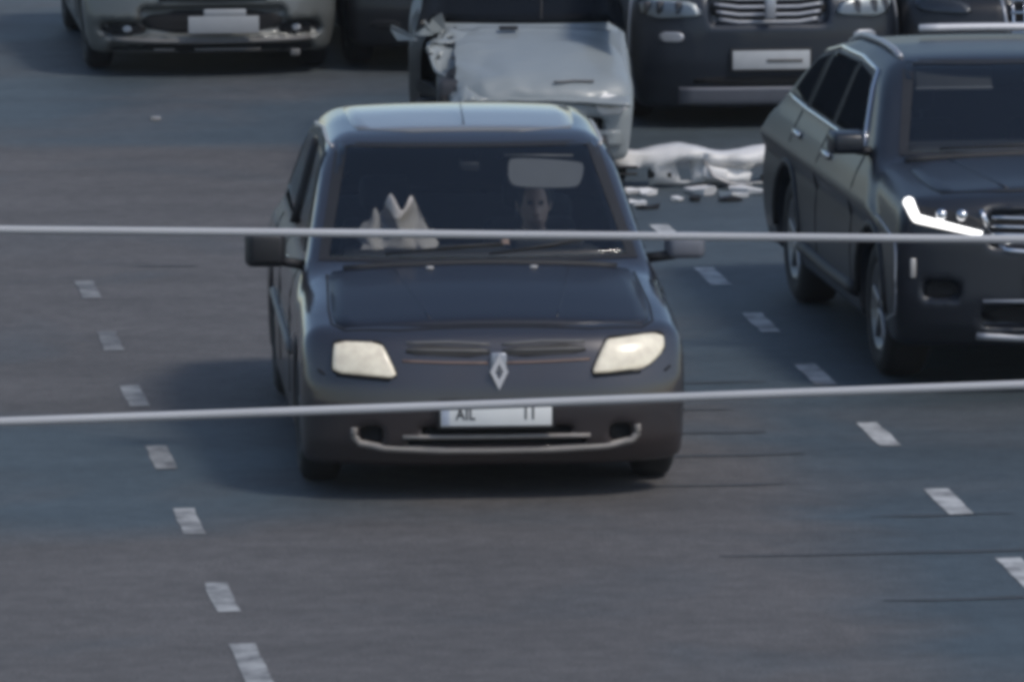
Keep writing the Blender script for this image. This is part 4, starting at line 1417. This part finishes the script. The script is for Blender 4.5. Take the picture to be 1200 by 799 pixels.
def wreck_warp(V):
    for i in range(len(V)):
        x, y, z = V[i]
        if y < 1.3:
            a = max(0, (1.3 - y) / 1.3) * (0.25 + 0.75 * max(0, min(1, (0.15 - x) / 0.7)))
            q = noise.noise_vector(Vector((x * 4.0, y * 3.0, z * 4.0)))
            q2 = noise.noise_vector(Vector((x * 11.0, y * 9.0, z * 11.0 + 5)))
            V[i, 0] += a * (0.07 * q.x + 0.025 * q2.x)
            V[i, 1] += a * (0.10 * q.y + 0.035 * q2.y) + 0.22 * a * (1 if x < -.3 else 0) * max(0, min(1, (-.3 - x) / .3))
            if x < -.5:
                V[i, 0] += (-.5 - x) * 0.75 * min(1, (1.3 - y) / .4)
            V[i, 2] += a * (0.06 * q.z + 0.02 * q2.z)
    return V


wbdy = shell(wk, Wk, M['white'], (), 'body', wreck_warp)
wbdy.data.materials.append(M['black'])
for p_ in wbdy.data.polygons:
    if p_.center.z > 0.975 or (p_.center.x < -.40 and p_.center.y < 2.6 and p_.center.z < .9):
        p_.material_index = 1
# crushed corner torn open, with the bare engine bay behind it
bm = bmesh.new()
bm.from_mesh(wbdy.data)
bmesh.ops.delete(bm, geom=[f for f in bm.faces if f.calc_center_median().x < -.40 and f.calc_center_median().y < 1.15 and f.calc_center_median().z > .28
                           and noise.noise(f.calc_center_median() * 5) < (-.40 - f.calc_center_median().x) * 6 - .1], context='FACES')
bm.to_mesh(wbdy.data)
bm.free()
bm = box_bm(.95, .75, .40, (-.05, .58, .50), .05)
join_bm(bm, box_bm(.30, .5, .12, (-.30, .5, .62), .03))
join_bm(bm, box_bm(.18, .3, .10, (.20, .5, .66), .03))
bm_obj('engine', bm, M['dark_metal'], Wk)
wk_src = wk.V, wk.F
wk.V = wreck_warp(wk.V.copy())
wk.bvh = BVHTree.FromPolygons([tuple(v) for v in wk.V], [tuple(int(i) for i in f) for f in wk.F])
drape(wk, 'windscreen', [(-.66, .955), (.665, .955), (.56, 1.35), (-.56, 1.35)], 'front', M['tinted'], Wk, 0.006, 0.01, 0, 8, 14)
for side in ('left', 'right'):
    drape(wk, 'side_window', [(1.55, .97), (3.4, .99), (3.2, 1.28), (2.05, 1.29)], side, M['tinted'], Wk, 0.005, 0.01, 0, 6, 12)
# buckled bonnet: arched across, folded near its front edge, torn on one corner
nu, nv = 44, 34
V, F = [], []
for i in range(nu):
    u = i / (nu - 1) * 2 - 1
    for j in range(nv):
        v = j / (nv - 1)
        corner = 1 - 0.10 * max(0, abs(u) - .82) / .18
        x = u * 0.675 * (1 - 0.02 * v) if u > 0 else u * (0.46 + 0.14 * v)
        y = 0.02 + 1.06 * v * corner
        z = 0.60 + 0.345 * v - 0.03 * u * u
        z += 0.03 * math.exp(-((v - .30) / .07) ** 2) * (0.4 + 0.6 * math.cos(u * 2.2)) - 0.03 * math.exp(-((v - .20) / .05) ** 2)
        left = max(0, min(1, (-u - .35) / .65))
        q = noise.noise_vector(Vector((u * 3.2, v * 3.0, 1.7)))
        q2 = noise.noise_vector(Vector((u * 8, v * 8, 4.7)))
        a = 0.008 + 0.12 * left
        x += left * (0.09 * q.x + .03 * q2.x)
        y += a * q.y - 0.10 * left * (v > .8)
        z += a * q.z * .8 + 0.35 * a * q2.z
        V.append((x, y, z))
for i in range(nu - 1):
    for j in range(nv - 1):
        if i < 6 and (i * 7 + j * 3) % 11 < 2 and j > 20:
            continue
        a = i * nv + j
        F.append((a, a + nv, a + nv + 1, a + 1))
hd = mesh_obj('hood', V, F, M['white'], Wk)
md = hd.modifiers.new('thickness', 'SOLIDIFY')
md.thickness = 0.018
md.offset = -1
box('hood_vent', .12, .05, .012, (-0.07, 0.98, 0.945), M['void'], hd, .004, Matrix.Rotation(math.radians(16), 3, 'X'))
strip(wk, 'hood_fold', [(.2, .70), (.32, .705), (.45, .70)], 'front', .008, M['trim'], hd, .03)
# torn metal standing up at the crushed corner
for k, (x, y, z, h, tl) in enumerate(((-.60, .95, .90, .16, -.5), (-.70, .85, .88, .10, -1.1), (-.52, 1.0, .91, .13, .3))):
    bm = bmesh.new()
    vs = [bm.verts.new(p) for p in ((-.07, 0, 0), (.06, .01, 0), (.03 + .05 * tl, .02, h * .6), (.10 * tl, -.01, h), (-.05 + .06 * tl, .01, h * .7))]
    bm.faces.new(vs)
    r_ = bmesh.ops.extrude_face_region(bm, geom=bm.faces[:])
    bmesh.ops.translate(bm, vec=(0, .012, 0), verts=[e for e in r_['geom'] if isinstance(e, bmesh.types.BMVert)])
    bmesh.ops.translate(bm, vec=(x, y, z), verts=bm.verts)
    bm_obj('torn_metal', bm, M['white'], Wk, False)
# smashed lamps, radiator panel
drape(wk, 'radiator', [(-.5, .33), (.5, .33), (.5, .47), (-.5, .47)], 'front', M['dark_metal'], Wk, .004, .01, 0, 6, 14)
for sx in (-1, 1):
    drape(wk, 'headlight', [(sx * .45, .50), (sx * .66, .50), (sx * .66, .62), (sx * .47, .63)], 'front', M['bumperwhite'] if sx > 0 else M['void'], Wk, .004, .03, 1, 6, 8)
drape(wk, 'bumper_beam', [(-.62, .30), (.62, .30), (.62, .40), (-.62, .40)], 'front', M['white'], Wk, .02, .05, 0, 5, 14)
wiper(wk, Wk, [(.14, .98), (.145, 1.1), (.15, 1.25)])
wheels(wk, Wk, 'steel', .16)

# ------------------------------------------------------------------ torn-off bumper on the road
def torn_bumper(loc, rz):
    n = 40
    sec = [(0.0, 0.00), (-0.045, 0.03), (-0.06, 0.10), (-0.05, 0.16), (-0.075, 0.19), (-0.07, 0.27), (-0.01, 0.30), (0.10, 0.305)]
    V, F = [], []
    m = len(sec)
    for i in range(n):
        t = i / (n - 1) * 2 - 1
        x = t * 0.80
        bend = 0.18 * abs(t) ** 3
        for k, (a, b) in enumerate(sec):
            q = noise.noise_vector(Vector((x * 4, k * .7, 2)))
            q2 = noise.noise_vector(Vector((x * 13, k * 1.9, 8)))
            V.append((x + .03 * q.x + .02 * q2.x, a + bend + .05 * q.y + .035 * q2.y,
                      max(0.006, b * (1 - .12 * math.sin(t * 4) ** 2) + .03 * q.z + (.03 * q2.z if k < 5 else .008 * q2.z))))
    for i in range(n - 1):
        for k in range(m - 1):
            if 8 < i < 14 and k in (0, 1, 2):
                continue
            if 17 < i < 20 and k in (1, 2, 3):
                continue
            if 28 < i < 33 and k in (1, 2):
                continue
            a = i * m + k
            F.append((a, a + m, a + m + 1, a + 1))
    root = mesh_obj('torn_bumper', V, F, M['bumperwhite'])
    md = root.modifiers.new('thickness', 'SOLIDIFY')
    md.thickness = .006
    root.location = loc
    root.scale = (1.0, 1.25, 0.85)
    root.rotation_euler = (math.radians(-4), 0, rz)
    box('fog_recess', .15, .03, .07, (-.17, -.035, .10), M['void'], root, .012)
    box('fog_recess', .10, .03, .05, (.52, .03, .06), M['void'], root, .012)
    box('bracket', .16, .05, .10, (.17, -.07, .10), M['bumperwhite'], root, .02, Matrix.Rotation(.25, 3, 'Y'))
    box('grille_strip', .22, .03, .025, (-.42, -.05, .15), M['black'], root, .006)
    box('grille_strip', .22, .03, .02, (-.42, -.045, .10), M['black'], root, .006)
    tube('cable_loop', [(.1, -.06, .2), (.16, -.12, .08), (.26, -.13, .03), (.40, -.11, .02)], .012, M['paletrim'], root, 6)
    box('side_bracket', .05, .06, .22, (.74, .10, .15), M['bumperwhite'], root, .015)
    return root


tb = torn_bumper((6.45, 45.15, 0.0), math.radians(-3))
tag(tb, 'torn-off white bumper lying on the road between the wreck and the estate car', 'bumper')


def fragment(x, y, size, mat, label, rz, seed, name='plastic_fragment', group='broken pieces by the wrecked car'):
    rnd = random.Random(seed)
    bm = bmesh.new()
    k = 7
    vs = []
    for i in range(k):
        a = 2 * math.pi * i / k
        r = size * (0.5 + 0.7 * rnd.random())
        vs.append(bm.verts.new((r * math.cos(a), r * .6 * math.sin(a), 0.010 + size * .35 * rnd.random())))
    c0 = bm.verts.new((size * .2, 0, size * .3))
    for i in range(k):
        bm.faces.new((vs[i], vs[(i + 1) % k], c0))
    lo = [bm.verts.new((v.co.x * .9, v.co.y * .9, 0.004)) for v in vs]
    for i in range(k):
        bm.faces.new((vs[(i + 1) % k], vs[i], lo[i], lo[(i + 1) % k]))
    bm.faces.new(lo[::-1])
    o = bm_obj(name, bm, mat, None, False)
    o.location = (x, y, 0)
    o.rotation_euler = (0, 0, rz)
    return tag(o, label, 'fragment', group)


LW = 'broken white plastic fragment lying by the torn-off bumper'
for i, (x, y, s_, lb) in enumerate(((6.03, 44.85, .13, 'shiny broken headlamp shard standing by the right corner of the wrecked car'),
                                 (6.16, 44.75, .10, 'small bright lamp shard next to the larger broken headlamp shard'),
                                 (6.50, 44.80, .15, 'crumpled white piece in front of the middle of the torn-off bumper'),
                                 (6.78, 44.80, .17, 'large white chunk in front of the far end of the torn-off bumper'),
                                 (7.02, 44.72, .12, 'small white chunk at the far end of the torn-off bumper beside the estate car'))):
    fragment(x, y, s_, M['bumperwhite'], lb, i * .9, i + 70)
LD = 'broken dark plastic fragment lying by the torn-off bumper'
for i, (x, y, s_) in enumerate(((6.02, 44.3, .09), (6.30, 44.5, .09), (6.66, 44.6, .10), (6.92, 44.55, .08))):
    fragment(x, y, s_, M['bumperwhite'], LW, i * 1.3, i + 3)
for i, (x, y, s_) in enumerate(((6.05, 44.1, .08), (6.4, 44.45, .08), (6.62, 42.55, .03), (6.62, 44.4, .08))):
    fragment(x, y, s_, M['black'], LD, i * 1.1, i + 23)
fragment(3.40, 49.05, .055, M['paletrim'], 'small pale scrap of litter alone on the empty road at left', .4, 55, 'litter_scrap', None)

# ------------------------------------------------------------------ overhead cables in front of the camera
def cable(name, p0, p1, r, sag, label):
    pts = []
    a, b = Vector(p0), Vector(p1)
    d = (b - a)
    for i in range(-60, 61):
        t = i / 60 * 14.0 + 0.5
        q = a + d * t
        q.z += sag * (t - 0.5) ** 2
        q.z += 0.0016 * noise.noise(Vector((t * 6, r * 900, 0)))
        pts.append(q)
    o = tube(name, pts, r, M['cable'], None, 12)
    return tag(o, label, 'cable', 'overhead cables across the street')


def ray_at(u, v, dist):
    """a point at a given distance in front of the camera, used once for the ends of the cables"""
    f = 8600
    P_, A_ = math.radians(8.49), math.radians(6.76)
    a, b = (u - 600) / f, -(v - 399.5) / f
    fy = math.cos(P_) + b * math.sin(P_)
    fz = -math.sin(P_) + b * math.cos(P_)
    x, y, z = a * dist, fy * dist, fz * dist
    return (x * math.cos(A_) + y * math.sin(A_), -x * math.sin(A_) + y * math.cos(A_), CAM_H + z)


cable('overhead_cable', ray_at(0, 269, 13.0), ray_at(1200, 281, 13.0), 0.0073, 0.0012, 'upper pale overhead cable stretched level across the windscreen of the navy saloon')
cable('overhead_cable', ray_at(0, 494, 12.0), ray_at(1200, 451, 12.0), 0.0074, 0.0016, 'lower pale overhead cable slanting up across the bumper of the navy saloon')

# ------------------------------------------------------------------ thin winter haze in the air
hz = bm_obj('haze', box_bm(240, 190, 9.5, (6, 60, 3.75), 0), None, None, False)
hz['kind'] = 'stuff'
hm = bpy.data.materials.new('haze_air')
hm.use_nodes = True
hm.node_tree.nodes.clear()
ho_ = N(hm.node_tree, 'ShaderNodeOutputMaterial')
pv = N(hm.node_tree, 'ShaderNodeVolumePrincipled')
pv.inputs['Color'].default_value = (0.92, 0.95, 1.0, 1)
pv.inputs['Density'].default_value = 0.0002
hm.node_tree.links.new(pv.outputs[0], ho_.inputs['Volume'])
hz.data.materials.append(hm)
